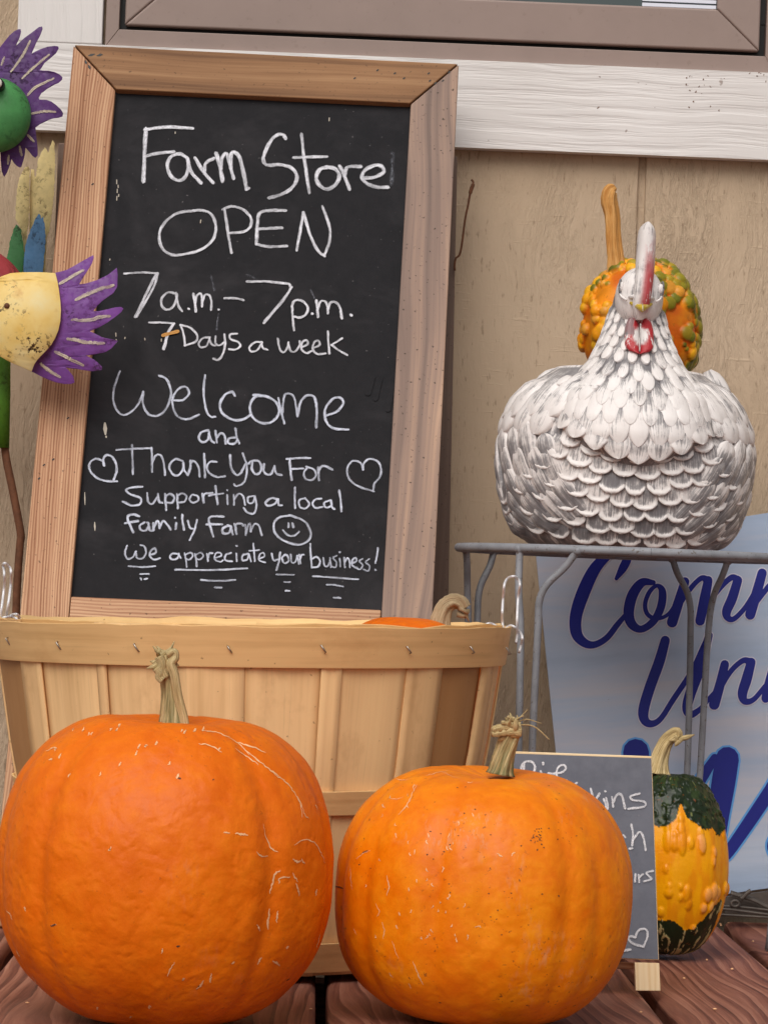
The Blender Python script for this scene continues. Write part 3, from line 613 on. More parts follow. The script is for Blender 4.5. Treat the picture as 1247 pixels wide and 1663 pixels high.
L7 = [[(48,48),(38,80),(50,108),(75,100),(88,75)],[(88,75),(95,105),(120,105),(135,80),(128,52),(110,45)],[(152,90),(180,80),(175,60),(155,75),(155,100),(175,112),(198,105)],[(280,85),(255,85),(245,102),(260,112),(280,105),(285,85)],[(285,88),(295,105)],[(312,82),(318,110),(322,145)],[(315,90),(340,80),(350,95),(335,112),(320,110)],[(360,85),(365,110),(368,142)],[(362,92),(385,80),(398,95),(385,110),(368,110)],[(415,85),(420,118)],[(420,105),(425,85),(440,82)],[(450,105),(480,95),(475,80),(455,85),(452,112),(475,122),(490,115)],[(525,82),(502,90),(500,115),(530,120)],[(550,85),(552,120)],(550,48),[(605,85),(580,92),(578,115),(600,112),(608,88)],[(608,88),(618,120)],[(628,38),(632,80),(635,120)],[(610,72),(655,68)],[(655,108),(678,98),(675,82),(658,88),(655,115),(682,125)],[(712,85),(722,115),(745,110)],[(752,80),(745,125),(735,160)],[(775,90),(760,105),(770,128),(790,120),(785,95),(770,90)],[(800,90),(805,125),(822,122),(830,95)],[(830,95),(838,132)],[(840,90),(845,130)],[(843,112),(850,92),(860,90)],[(890,40),(892,90),(897,148)],[(895,110),(920,100),(935,120),(925,145),(900,148)],[(950,105),(955,140),(970,142),(980,115)],[(980,105),(985,148)],[(1010,95),(995,105),(1010,125),(1005,148),(990,145)],[(1025,108),(1028,145)],(1023,78),[(1045,105),(1048,148)],[(1048,125),(1060,105),(1070,120),(1072,150)],[(1080,130),(1102,120),(1098,105),(1083,115),(1083,140),(1105,152)],[(1130,110),(1115,120),(1130,138),(1120,158),(1105,155)],[(1160,110),(1145,125),(1162,142),(1155,165),(1135,158)],[(1200,60),(1195,100),(1188,130)],(1187,160)]
L7b = [[(55,142),(120,146),(178,142)],[(108,178),(148,178)],[(110,198),(114,205)],[(128,202),(140,200)],[(270,158),(440,160),(600,152)],[(388,206),(460,210),(545,206)],[(452,240),(482,240)],[(735,180),(815,182)],[(770,215),(796,216)],[(778,255),(796,256)],[(903,188),(1000,195),(1110,203)],[(965,228),(1000,228),(1040,236)],[(998,287),(1028,288)]]
g = Geo()
strokes(g, L1, zoomed(220, 190, 2.834), PS, bn, 6.7); strokes(g, L2, zoomed(240, 320, 3.897), PS, bn, 5.6)
strokes(g, L3, zoomed(190, 430, 3.1175), PS, bn, 4.6, 0.0013, mi=0); strokes(g, L3b, zoomed(190, 430, 3.1175), PS, bn, 3.9, 0.0013, mi=0)
T4 = zoomed(170, 590, 2.969)
strokes(g, L4, T4, PS, bn, 4.5, 0.0012, mi=1)
strokes(g, L5, zoomed(130, 715, 4.796), PS, bn, 4.2, 0.0012, mi=1); strokes(g, L5b, zoomed(380, 715, 4.796), PS, bn, 4.2, 0.0012, mi=1); strokes(g, L6b, zoomed(190, 820, 4.796), PS, bn, 4.2, 0.0012, mi=1)
T6 = zoomed(190, 780, 2.834); strokes(g, L6, T6, PS, bn, 4.0, 0.0012, mi=1)
T7 = zoomed(190, 870, 2.834); strokes(g, L7, T7, PS, bn, 3.5, 0.0012, mi=1); strokes(g, L7b, T7, PS, bn, 3.4, 0.0012, mi=1)
strokes(g, [[(1182, 172), (1182, 240), (1178, 310)]], zoomed(220, 190, 2.834), PS, bn, 7, 0.0012, mi=2)
strokes(g, [[(478, 60), (495, 130)], [(515, 250), (505, 330)], [(660, 52), (700, 70)], [(980, 130), (1000, 170)]], zoomed(190, 430, 3.1175), PS, bn, 4, 0.001, mi=2)
strokes(g, [[(1125, 72), (1108, 130)], [(1150, 80), (1135, 150)], [(1190, 120), (1180, 190)]], zoomed(100, 580, 2.227), PS, bn, 9, 0.001, mi=3)
g.keepn = True
g.build('chalk_writing', ['chalk', 'chalk_thin', 'chalk_faint', 'slate'], board, smooth=False)
g = Geo(); zz = zoomed(190, 430, 3.1175); strokes(g, [[(235, 360), (270, 350), (308, 340)]], zz, PS, bn, 6, 0.0016); g.build('splinter', 'stem_brown', board, smooth=False)
# ------------------------------------------------------------------ bushel basket
BC = Vector((at(418, 1100, 2.80).x, 2.80, 0.0)); TILT = Matrix.Rotation(R(-1.37), 4, 'Y')
ZR = at(300, 1017, 2.80-0.226).z - 0.002
basket = thing('bushel_basket', 'round bushel basket of bent wood slats with wire handles behind the pumpkins', 'basket', BC)
prof = [(0.0, 0.160), (0.03, 0.170), (0.10, 0.190), (0.18, 0.2065), (0.25, 0.217), (0.30, 0.2235)]
def brad(z):
    return float(np.interp(z, [p[0] for p in prof], [p[1] for p in prof]))
def bpt(phi, z, dr=0.0):
    r = brad(z)+dr; q = Vector((r*math.sin(phi), -r*math.cos(phi), z)); q = TILT @ q; return BC + q + Vector((0, 0, 0.004))
def phx(px, r=404.0): return math.asin(max(-1, min(1, (px-418)/r)))
front = [(8, 17, .15), (17, 68, .85), (68, 101, .1), (101, 193, .05), (193, 206, .2), (206, 319, .08), (319, 415, .02), (415, 533, .05), (533, 560, .02), (560, 663, .12), (663, 716, .25), (716, 784, .9), (784, 805, .12), (805, 827, .05)]
staves = [(phx(a), phx(b), d) for a, b, d in front]
phi = staves[-1][1]; endp = staves[0][0] + 2*math.pi
while phi < endp-0.02:
    w = min(rnd(0.16, 0.34), endp-phi); staves.append((phi, phi+w, rnd(0, .5))); phi += w
g = Geo()
for k, (a, b, d) in enumerate(staves):
    over = 0.004; dr = 0.0 if k % 2 else 0.0022; nb = max(3, int((b-a)/0.05)+2); nz = 14
    zt = ZR+rnd(-0.006, 0.001)
    col = (d, rnd(0, 1), rnd(0, 1), 1); Pn, C, U = [], [], []
    for i in range(nz+1):
        z = zt*i/nz; row = []; ur = []
        for j in range(nb+1):
            t = j/nb; ph = a-over+(b-a+2*over)*t
            cup = 0.0009*math.sin(t*math.pi*2+k)
            row.append(bpt(ph, z, dr+cup)); ur.append((z*1.05, ph*0.22))
        Pn.append(row); C.append([col]*(nb+1)); U.append(ur)
    g.grid(Pn, C, U)
so_ = g.build('slat_wall', 'stave', basket); sm = so_.modifiers.new('t', 'SOLIDIFY'); sm.thickness = 0.0018; sm.offset = -1
g = Geo(); r_ = [bpt(2*math.pi*k/40, 0.006, -0.004) for k in range(40)]; g.face([g.vert(p, (.5, .3, .2, 1), (p.x, p.y)) for p in r_]); g.build('floor', 'stave', basket, smooth=False)
def hoop(name, z0, z1, dr, th, staple_px=None, wob=0.0, ph0=-math.pi, zs=None, dark=0.1):
    g = Geo(); n = 96; seed = rnd(0, 99)
    Pn, C, U = [], [], []
    for j in range(n+1):
        ph = ph0+2*math.pi*j/n
        top = z1+wob*(mnoise.noise(Vector((seed+math.sin(ph)*6, math.cos(ph)*6, 0)))*1.3+0.35*mnoise.noise(Vector((seed+ph*14, 1, 0))))
        fl = 0.0 
        a = [bpt(ph, z0, dr), bpt(ph, (z0+top)/2, dr+th*.5+fl), bpt(ph, top, dr+th*.4), bpt(ph, top, dr-th*.6), bpt(ph, z0, dr-th)]
        a[1] = bpt(ph, z0+0.0008, dr+th*.15); a.insert(2, bpt(ph, top-0.0008, dr+th*.3))
        Pn.append(a+[a[0]]); C.append([(dark, 0.3, 0.3, 1)]*7); U.append([(ph*0.225, 0.0), (ph*.225, 0.001), (ph*.225, 0.033), (ph*.225, 0.034), (ph*.225, 0.036), (ph*.225, 0.07), (ph*.225, 0.072)])
    g.grid(Pn, C, U)
    o = g.build(name, 'hoop', basket)
    if staple_px:
        for sx, sy in staple_px:
            g = Geo(); ph = phx(sx, 408); d = Vector((0.0022, 0, -0.0032)).normalized()
            Yc = bpt(ph, (z0+z1)/2, dr).y; c = at(sx, sy, Yc); rad = Vector((math.sin(ph), -math.cos(ph), 0)); c = BC+rad*((c-BC).xy.length) ; c.z = at(sx, sy, Yc).z
            zz_ = c.z; base = bpt(ph, max(0, zz_-0.004), dr+th*.4); c = Vector((base.x, base.y, zz_))+rad*0.0008
            L = rnd(0.0032, 0.0044)
            g.tube([c-d*L-rad*0.002, c-d*L*.8+rad*0.0006, c+d*L*.8+rad*0.0006, c+d*L-rad*0.002], [0.0007]*4, 6)
            g.build('staple', 'staple', o)
    return o
hoop('rim_hoop', ZR-0.0335, ZR, 0.0050, 0.0030, [(52, 1043), (138, 1050), (258, 1053), (395, 1055), (531, 1054), (657, 1055), (755, 1055), (818, 1057)], 0.0012)
hoop('inner_hoop', ZR-0.030, ZR+0.0015, -0.0032, 0.0028, None, 0.0022)
zm = (at(540, 1291, 2.80-0.195).z, at(540, 1331, 2.80-0.195).z)
hoop('middle_hoop', zm[1]-0.003, zm[0]-0.003, 0.0045, 0.0026, [(531, 1310), (330, 1310), (720, 1310)], 0.0006)
hoop('bottom_hoop', 0.003, 0.028, 0.0045, 0.0026, [(524, 1562)], 0.0006)
def wire(name, lists, T, Y, r, parent, mat='wire_white'):
    g = Geo()
    for L in lists: g.tube([at(*T(p), Y+0.006*math.sin(i*.5)) for i, p in enumerate(crom(L, 6))], r, 8)
    return g.build(name, mat, parent)
wire('wire_handle', [[(335, 1120), (328, 950), (330, 800), (345, 600), (362, 440), (420, 355), (510, 335), (570, 385), (590, 480), (562, 680), (548, 1000), (550, 1200), (530, 1330)], [(60, 1125), (75, 1065), (140, 1040), (210, 1065), (300, 1125)], [(370, 1120), (450, 1072), (540, 1115), (615, 1210), (625, 1290), (605, 1380), (578, 1470)]], zoomed(780, 900, 9.24), 2.795, 0.00118, basket)
wire('wire_handle', [[(-30, 1200), (0, 1060), (40, 800), (65, 560), (60, 400), (48, 310), (80, 290), (140, 350), (155, 420), (148, 600), (115, 850), (75, 1040)], [(-60, 1180), (20, 1045), (110, 1012), (200, 1020), (240, 1050)], [(110, 1015), (190, 978), (250, 992), (285, 1070)]], zoomed(0, 880, 8.315), 2.795, 0.00118, basket)

# ------------------------------------------------------------------ pumpkins
def pumpkin_surface(a, b, ribs, depth, n=2.35, dim=0.02, seed=0, squash=0.97, warp=0.02, dbot=0.012):
    rs = random.Random(seed); offs = sorted((k+rs.uniform(-.22, .22))/ribs*2*math.pi for k in range(ribs)); ds = [rs.uniform(.4, 1.25) for _ in offs]
    def f(u, v):                       # u around, v from top pole (0) to bottom (pi)
        s, c = math.sin(v), math.cos(v)
        rr = abs(s)**(2/n); zz = math.copysign(abs(c)**(2/n), c)
        gr = 0.0
        for o, d in zip(offs, ds):
            dd = (u-o+math.pi) % (2*math.pi)-math.pi; gr += d*math.exp(-(dd/0.075)**2)
        k = 1-depth*gr*(0.35+0.65*abs(s))*(1-0.25*abs(c))
        nz = fbm((math.sin(u)*rr+seed, math.cos(u)*rr, zz), 1.5)*warp
        r = a*rr*k*(1+nz)
        z = b*zz*(1+nz) 
        z -= dim*math.exp(-(rr/0.34)**2)*(1 if c > 0 else 0)
        z -= b*0.10*depth*8*gr*max(0, c)*rr*(1-rr)
        z += dbot*math.exp(-(rr/0.4)**2)*(1 if c < 0 else 0)
        return Vector((r*math.sin(u), -r*math.cos(u)*squash, z)), min(1.0, gr)
    return f
def pumpkin(name, label, C, a, b, mat, ribs, depth, tilt=(0, 0), nu=220, nv=120, **kw):
    f = pumpkin_surface(a, b, ribs, depth, **kw); Rm = (Matrix.Rotation(R(tilt[0]), 3, 'Y') @ Matrix.Rotation(R(tilt[1]), 3, 'X'))
    raw = [[f(2*math.pi*j/nu, math.pi*(0.004+0.992*i/nv)) for j in range(nu)] for i in range(nv+1)]
    pts = [[Rm @ q[0] for q in row] for row in raw]; zmin = min(p.z for row in pts for p in row)
    base = Vector((C[0], C[1], C[2]-zmin))
    g = Geo(); g.grid([[p+base for p in row] for row in pts], [[(q[1], q[1], q[1], 1) for q in row] for row in raw], None, 0, True)
    t = thing(name, label, 'pumpkin', (C[0], C[1], C[2]))
    bvh = BVHTree.FromPolygons([Vector(v) for v in g.v], g.f)
    return t, g, bvh, base
def cast(bvh, px, py):
    d = ray(px, py).normalized(); return bvh.ray_cast(CAM, d)[:2]
def scars(g, bvh, specs, T, mi, wide, jag=0.5):
    for st in specs:
        w = wide*rnd(.6, 1.25)
        pts, nrm = [], []
        for p in crom([T(q) for q in st], 5):
            h, n = cast(bvh, p[0]+rnd(-jag, jag), p[1]+rnd(-jag, jag))
            if h is not None: pts.append(h); nrm.append(n if n.dot(CAM-h) > 0 else -n)
        if len(pts) > 2:
            k = len(pts); g.ribbon(pts, [w/2100*(0.25+math.sin(math.pi*(i+.5)/k)*rnd(.35, 1.0)) for i in range(k)], nrm, 0.00025, mi, 1e-6)
def stem(parent, px, Y, radii, mat, ridges=5, green=None, fray=0, name='stem', flare=1.6, depth=None):
    pts = [at(x, y, Y+(depth[i] if depth else 0)) for i, (x, y) in enumerate(px)]
    q = crom([tuple(p)+(r,) for p, r in zip(pts, radii)], 7); n = len(q)
    g = Geo(); g.tube([Vector(p[:3]) for p in q], [p[3]*(1+(flare-1)*math.exp(-i/2.2))*(1+0.07*mnoise.noise(Vector((i*0.7, px[0][0], 0)))) for i, p in enumerate(q)], 30, 0,
        [((max(0, 1-i/n*green) if green else 0), 0, 0, 1) for i in range(n)], True, ridges, 0.15, twist=0.9)
    end = Vector(q[-1][:3]); up = (Vector(q[-1][:3])-Vector(q[-4][:3])).normalized()
    for k in range(fray):
        d = (up*rnd(-.2, .8)+Vector((rnd(-1, 1), rnd(-.6, .2), rnd(-.5, .7)))).normalized(); L = rnd(.004, .013)
        s = end+Vector((rnd(-1, 1), rnd(-1, .2), rnd(-1.2, .4)))*radii[-1]*0.9
        g.tube([s-d*.003, s+d*L*.5, s+d*L+Vector((rnd(-1, 1), 0, rnd(-1, 1)))*.003], [rnd(.0016, .0034), rnd(.001, .0026), .0004], 7)
    return g.build(name, mat, parent), end
# left pumpkin
YA = 2.388
cA = ground(270, 1668-13); 
tA, g, bvA, _ = pumpkin('pumpkin', 'large deep orange pumpkin with pale scars on its right side, leftmost in front', (at(269, 1400, YA).x, YA, 0), 0.1255, 0.1225, 'pumpkin_a', 9, 0.030, tilt=(0.5, 2), n=2.3, dim=0.019, seed=3, warp=0.018)
T = zoomed(0, 1130, 2.227)
sc = [[(735,125),(780,132),(830,150)],[(828,150),(870,180),(900,212)],[(880,190),(925,228),(960,255)],[(930,232),(980,270),(1012,294)],[(965,258),(1000,290),(1030,305)],[(1015,298),(1045,325),(1065,350)],[(1060,345),(1085,385),(1092,440)],[(1090,390),(1098,425),(1115,445)],[(950,465),(965,520),(980,550),(1005,565)],[(930,565),(945,580),(968,578)],[(1065,540),(1100,520),(1135,530),(1160,570),(1175,605)],[(1015,632),(995,645),(985,680),(975,715)],[(975,770),(970,805),(968,842)],[(1005,780),(1002,800),(1000,820)],[(1070,680),(1078,700),(1080,722)],[(1140,395),(1144,402),(1148,412)],[(1145,700),(1143,710),(1142,720)],[(590,912),(588,920),(586,932)],[(632,965),(618,985),(605,1012)],[(735,1028),(728,1045),(712,1060)],[(765,1005),(762,1020),(760,1035)],[(930,970),(938,958),(945,945)],[(985,960),(1000,965),(1010,975)],[(1155,865),(1150,890),(1145,910)],[(808,495),(820,494),(832,496)],[(850,497),(870,499),(895,503)],[(1090,590),(1095,600),(1102,606)],[(1060,590),(1075,600),(1090,596)],[(1010,680),(1012,660),(1050,655)],[(720,175),(760,180),(800,205)],[(25,775),(38,790),(45,810)],[(90,765),(93,770),(94,778)],[(60,920),(66,930),(74,942)],[(120,1015),(128,1030),(135,1042)],[(10,400),(6,412),(2,422)],[(170,200),(190,190),(205,188)],[(180,232),(186,230),(192,229)],[(1000,960),(1005,970),(1012,975)],[(190,830),(200,828),(206,826)],[(1060,640),(1066,655),(1075,672)],[(930,830),(936,840),(940,850)],[(860,170),(900,180),(960,205)],[(850,190),(900,225),(935,250)]]
for (x, y) in ((265,130),(300,128),(330,142),(400,125),(430,115),(500,190),(490,215),(565,180),(525,188),(610,250),(655,132),(665,138),(790,200),(250,295),(360,290),(430,255),(200,200),(640,298),(395,560),(1035,915),(840,970),(660,1030),(540,1130),(470,1165),(350,1135),(700,130),(730,128),(215,225),(320,145),(420,128)): sc.append([(x, y), (x+rnd(1, 5), y+rnd(-9, -3)), (x+rnd(4, 9), y+rnd(-16, -6))])
scars(g, bvA, sc, T, 1, 3.1, 0.9)
scars(g, bvA, [[(770,305),(772,303),(775,303)],[(645,298),(650,300),(654,299)],[(640,905),(645,906),(650,904)],[(1035,1030),(1042,1026),(1048,1022)],[(185,832),(195,830),(204,826)],[(710,1062),(718,1054),(722,1046)]], T, 2, 3.4)
g.keepn = False
g.build('skin', ['pumpkin_a', 'scar', 'rust'], tA)
stA, e = stem(tA, [(283, 1192), (281, 1165), (279, 1130), (275, 1100), (271, 1078), (268, 1064)], YA-0.005, [0.0112, 0.0088, 0.0070, 0.0064, 0.0070, 0.0056], 'stem', 6, 1.35, 9, flare=1.35)
g = Geo(); g.tube([at(*p, YA-0.012) for p in crom([(272, 1064), (283, 1059), (285, 1068), (279, 1078), (284, 1095), (290, 1130), (299, 1165), (302, 1185)], 6)], [0.0032]*12+[0.0036]*31, 10, 0, None, True, 3, .2); g.build('stem_flap', 'stem', stA)
g = Geo(); g.tube([at(*p, YA-0.014) for p in crom([(253, 1085), (259, 1093), (258, 1100), (264, 1106)], 5)], [0.0028]*16, 8, 0, None, True, 3, .2); g.tube([at(*p, YA-0.012) for p in crom([(258, 1066), (263, 1078), (262, 1088), (268, 1102)], 5)], 0.0034, 8, 0, None, True, 3, .2); g.build('stem_flap', 'stem', stA)
# right pumpkin
YB = 2.452
tB, g, bvB, _ = pumpkin('pumpkin', 'bright orange pumpkin with a frayed tan stem beside the small grey chalkboard', (at(785, 1450, YB).x, YB, 0), 0.1145, 0.1025, 'pumpkin_b', 14, 0.040, tilt=(1.5, 3), n=2.4, dim=0.012, seed=8, warp=0.014)
T = zoomed(520, 1130, 2.227)
sc = [[(350,320),(335,350),(322,385)],[(325,370),(310,400),(285,430)],[(180,560),(155,572),(130,590)],[(120,840),(126,850),(131,862)],[(260,885),(270,915),(282,950)],[(335,960),(348,990),(360,1020),(372,1045)],[(250,370),(275,375),(300,365)],[(270,300),(300,305),(330,300)],[(380,290),(420,280),(460,270)],[(440,275),(470,290),(500,300)],[(530,312),(540,316),(550,312)],[(250,1000),(255,1010),(262,1018)],[(320,1040),(325,1050),(328,1058)],[(200,750),(215,780),(205,800)],[(225,820),(232,850),(228,880)],[(110,620),(112,660),(115,700)],[(240,650),(250,690),(240,720)],[(560,835),(575,833),(580,838)],[(490,875),(493,885),(495,890)],[(640,570),(650,578),(660,580)],[(690,580),(696,570),(704,566)]]
for k in range(46): x, y = rnd(150, 560), rnd(290, 900); sc.append([(x, y), (x+rnd(-4, 4), y+rnd(3, 8)), (x+rnd(-7, 7), y+rnd(6, 18))])
scars(g, bvB, sc, T, 1, 1.8, 0.7)
dk = []
for k in range(34):
    x, y = random.gauss(560, 190), random.gauss(580, 170); dk.append([(x, y), (x+rnd(1, 3), y+rnd(-1, 2)), (x+rnd(2, 5), y+rnd(-2, 3))])
dk += [[(765+rnd(-12, 30), 505+rnd(-25, 40)), (768, 510), (775, 515)] for _ in range(1)]+[[(150,572),(160,566),(172,560)],[(50,690),(70,692),(85,698)],[(430,1108),(434,1109),(438,1109)],[(686,712),(690,714),(693,712)]]
for k in range(26):
    x, y = random.gauss(785, 14), random.gauss(520, 24); dk.append([(x, y), (x+1.5, y), (x+3, y+1)])
scars(g, bvB, dk, T, 2, 1.9)
g.build('skin', ['pumpkin_b', 'scar', 'rust'], tB)
stB, e = stem(tB, [(812, 1258), (816, 1235), (822, 1212), (828, 1192), (831, 1180)], YB-0.004, [0.0082, 0.0076, 0.0072, 0.0074, 0.0072], 'stem', 6, 1.0, 10, flare=1.25)
g = Geo(); T = zoomed(520, 1130, 2.227)
for L, r in (([(690,115),(720,80),(750,50)], .0006), ([(690,110),(740,85),(800,100)], .0006), ([(700,105),(770,110),(830,160)], .0007), ([(690,110),(710,85),(735,72)], .0008), ([(725,130),(690,128),(650,135),(622,140)], .0042), ([(720,115),(680,112),(640,118),(622,124)], .0042), ([(715,100),(695,85),(678,76)], .0026), ([(720,110),(690,105),(655,95)], .003)):
    c = crom([T(p) for p in L], 6); n = len(c); g.tube([at(x, y, YB-0.008-0.006*i/n) for i, (x, y) in enumerate(c)], [r*(1.1-.6*i/n)*rnd(.8, 1.15) for i in range(n)], 7, 0, None, True, 3, .15)
g.build('stem_fibre', 'stem', stB)
# pumpkin inside the basket
YC = 2.83; ztop = at(668, 1003, YC).z
tC, g, bvC, _ = pumpkin('pumpkin', 'pumpkin sitting inside the basket with only its top and curled stem showing', (at(660, 1003, YC).x, YC, ztop-0.136), 0.074, 0.068, 'pumpkin_a', 10, 0.02, tilt=(0, 0), nu=120, nv=70, n=2.0, dim=0.004, seed=5, warp=0.01)
zm_ = max(v[2] for v in g.v); g.v = [(x, y, z+ztop-zm_) for x, y, z in g.v]
g.build('skin', ['pumpkin_a'], tC)
stem(tC, [(713, 1022), (716, 1002), (722, 985), (735, 976), (748, 979), (754, 988)], YC, [0.0095, 0.0080, 0.0072, 0.0066, 0.0062, 0.0058], 'stem_grey', 5, None, 4, flare=1.2)

tD, g, _, _ = pumpkin('pumpkin', 'pumpkin at the bottom of the basket under the one with the curled stem', (BC.x, YC-0.02, 0.008), 0.142, 0.078, 'pumpkin_a', 10, 0.02, nu=100, nv=60, n=2.1, dim=0.008, seed=6, warp=0.01)
g.build('skin', ['pumpkin_a'], tD)

# ------------------------------------------------------------------ small grey chalkboard on short legs
sy0, slean = 2.640, math.tan(R(7)); sp0 = Vector((0, sy0, 0.03)); sn = Vector((0, -1, slean)).normalized()
Q = lambda x, y, o=0.0: on_plane(x, y, sp0, sn)+sn*o
small = thing('small_chalkboard', 'small grey chalkboard with pale wood legs partly hidden by the right pumpkin', 'chalkboard', (Q(950, 1600).x, sy0, 0))
c4 = [Q(808, 1219), Q(818, 1550), Q(1069.5, 1559.5), Q(1058, 1228)]
g = Geo(); g.prism(c4, -sn*0.007, Vector((1, 0, 0)), c=(.3, .6, 0, 1)); pb = g.build('panel', 'pine_pale', small, bevel=0.0008)
g = Geo(); ins4 = [Q(809, 1223), Q(818, 1549), Q(1068, 1558), Q(1056.5, 1231.5)]
g.prism([p+sn*0.0012 for p in ins4], -sn*0.001, Vector((1, 0, 0))); SURF = g
for px in ([(1030, 1563), (1032, 1609), (1072, 1609.5), (1070, 1564)], [(826, 1555), (828, 1600), (868, 1602), (866, 1556)]):
    q = [Q(*p) for p in px]
    q[0] += Vector((0, 0, 0)); bot = [ground(*px[1]), ground(*px[2])]
    for i in (1, 2): q[i].z = max(q[i].z, 0.0006)
    g = Geo(); g.prism([p+sn*0.0005 for p in q], -sn*0.009, q[1]-q[0], c=(rnd(0, 1), .2, 0, 1)); g.build('leg', 'pine_pale', small, bevel=0.0006)
g = Geo(); q = [Q(x, y, -0.012) for x, y in ((826, 1556), (826, 1568), (1031, 1574), (1031, 1563))]; g.prism(q, -sn*0.008, Vector((1, 0, 0)), c=(.8, .1, 0, 1)); g.build('rear_rail', 'stile_l', small, bevel=0.0006)
g = Geo(); g.prism([Q(930, 1300, -0.0076), Q(936, 1570, -0.04), Q(966, 1570, -0.04), Q(960, 1300, -0.0076)], -sn*0.007, (0, 0, 1), c=(.1, .1, 0, 1)); g.build('prop_leg', 'pine_pale', small, bevel=0.0006)
g = SURF; T = zoomed(820, 1200, 3.867)
LS = [[(105,215),(100,180),(125,145),(165,145),(185,175),(178,210),(150,235),(112,225)],[(118,160),(112,260)],(235,150),(236,162),[(222,205),(232,245)],[(315,215),(355,210),(380,185),(365,165),(335,175),(320,215),(335,255),(385,262)],[(270,215),(300,220),(320,212)],[(415,292),(430,288),(448,278)],[(535,315),(550,370),(565,420)],[(590,345),(570,375),(560,395)],[(618,380),(628,410),(635,440)],[(632,372),(640,410),(642,442)],[(668,365),(675,425)],[(675,400),(700,352),(730,357),(750,437)],[(840,345),(785,360),(800,385),(870,395),(870,425),(770,440)],[(790,540),(800,600),(795,670)],[(798,640),(840,585),(865,620),(880,700)],[(740,605),(752,618)],[(780,690),(795,688)],[(815,850),(812,895)],[(835,855),(838,900)],[(838,870),(862,850)],[(925,830),(885,840),(900,862),(915,880),(870,895)],[(815,1248),(825,1215),(850,1195),(885,1200),(890,1245),(865,1305)],[(815,1247),(785,1240),(770,1255),(800,1285),(865,1305)],[(745,1330),(785,1322)],(625,330)]
strokes(g, LS, T, lambda x, y: on_plane(x, y, sp0, sn), sn, 3.4, 0.0019, mi=1); g.build('writing_surface', ['slate_grey', 'chalk_dry'], small, smooth=False)
# ------------------------------------------------------------------ iron plant stand
SY = 3.10
sc_ = at(1027, 890, SY); RR = 283*SY/F; RZ = at(1010, 895, SY-RR).z; SC = Vector((sc_.x, SY, 0))
stand = thing('plant_stand', 'grey round iron plant stand with paired rod legs carrying the white hen', 'plant stand', SC)
g = Geo(); g.tube([SC+Vector((RR*math.sin(2*math.pi*k/72), -RR*math.cos(2*math.pi*k/72), RZ)) for k in range(73)], 0.0042, 12, cap=False)
ring = g.build('ring', 'stand', stand)
g = Geo()
for k in (-3, -2, -1, 0, 1, 2, 3):
    x = k*0.042; L = math.sqrt(RR**2-x*x)
    g.tube([SC+Vector((x, -L, RZ-.0005)), SC+Vector((x, 0, RZ-.0005)), SC+Vector((x, L, RZ-.0005))], 0.0024, 8)
g.tube([SC+Vector((-RR, 0, RZ-.001)), SC+Vector((0, 0, RZ-.001)), SC+Vector((RR, 0, RZ-.001))], 0.0026, 8)
g.build('top_wire', 'stand', stand)
for ac in (-123.5, -30, 60, 150):      # four legs, each a pair of rods that draw together towards the foot
    g = Geo(); m = R(ac-(5.0 if ac < -100 else 0)); foot = SC+Vector((math.cos(m)*(RR-0.012), math.sin(m)*(RR-0.012), 0.0))
    tn = Vector((-math.sin(m), math.cos(m), 0)); rd = Vector((math.cos(m), math.sin(m), 0))
    for s in (-1, 1):
        am = R(ac)+s*R(10.5); top = SC+Vector((math.cos(am)*RR, math.sin(am)*RR, RZ))
        q = [top, top*0.86+(SC+rd*(RR+0.004)+tn*s*0.018)*0.14, SC+rd*(RR+0.003)+tn*s*0.0130, SC+rd*(RR+0.002)+tn*s*0.0095, SC+rd*RR+tn*s*0.0070, foot+tn*s*0.0045]
        q[1].z = RZ-0.006; q[1] = top*0.62+(SC+rd*RR+tn*s*0.0155)*0.38; q[1].z = RZ-0.016; q[2].z = RZ-0.042; q[3].z = RZ-0.085; q[4].z = RZ*0.4; q[5].z = 0.0
        g.ball(top+Vector((0, 0, -.001)), .0052, .0048, .0052, 10, 7)
        c = crom([tuple(p) for p in q], 7); g.tube([Vector(p) for p in c], 0.0035, 10)
    g.tube([foot+tn*-0.0065+Vector((0, 0, .003)), foot+Vector((0, 0, .003)), foot+tn*0.0065+Vector((0, 0, .003))], 0.0032, 8)
    g.build('leg', 'stand', stand)

# ------------------------------------------------------------------ hen planter
U_ = 0.985*SY/F                                       # one photo pixel at the hen, in metres
hb = at(1009, 890, SY-0.02); HB = Vector((hb.x, SY-0.004, RZ+0.0042))
hen = thing('hen_planter', 'antique white ceramic hen planter with red wattle sitting on the iron stand', 'planter', HB)
HT = Matrix.Rotation(R(1.0), 3, 'Y')
def H(x, y, h): return HB + HT @ Vector((x*U_, y*U_, h*U_))
BH = [0, 10, 25, 50, 90, 130, 160, 200, 235, 262, 280, 290]; BX = [150, 164, 176, 189, 201, 206, 207, 201, 187, 166, 142, 126]
def brx(h): return float(np.interp(h, BH, BX))
def body(u, h):
    rx = brx(h); c, s = math.cos(u), math.sin(u)
    ry = rx*(0.98 if c > 0 else 1.22)
    return H(rx*math.copysign(abs(s)**0.94, s), -ry*c*0.98, h)
NH = [120, 140, 160, 180, 205, 240, 273, 300, 333, 360, 390, 420]; NW = [40, 84, 106, 116, 118, 113, 92, 73, 58, 49, 42, 36]; NFY = [-196, -210, -219, -220, -215, -197, -172, -150, -128, -112, -100, -96]
def neck(u, h):
    w = float(np.interp(h, NH, NW)); fy = float(np.interp(h, NH, NFY)); d = w*0.8 if h > 250 else w*0.62
    c, s = math.cos(u), math.sin(u); return H(w*s, fy+d-d*c, h)
hg = Geo(); WH = (0.1, 0, 0, 1)
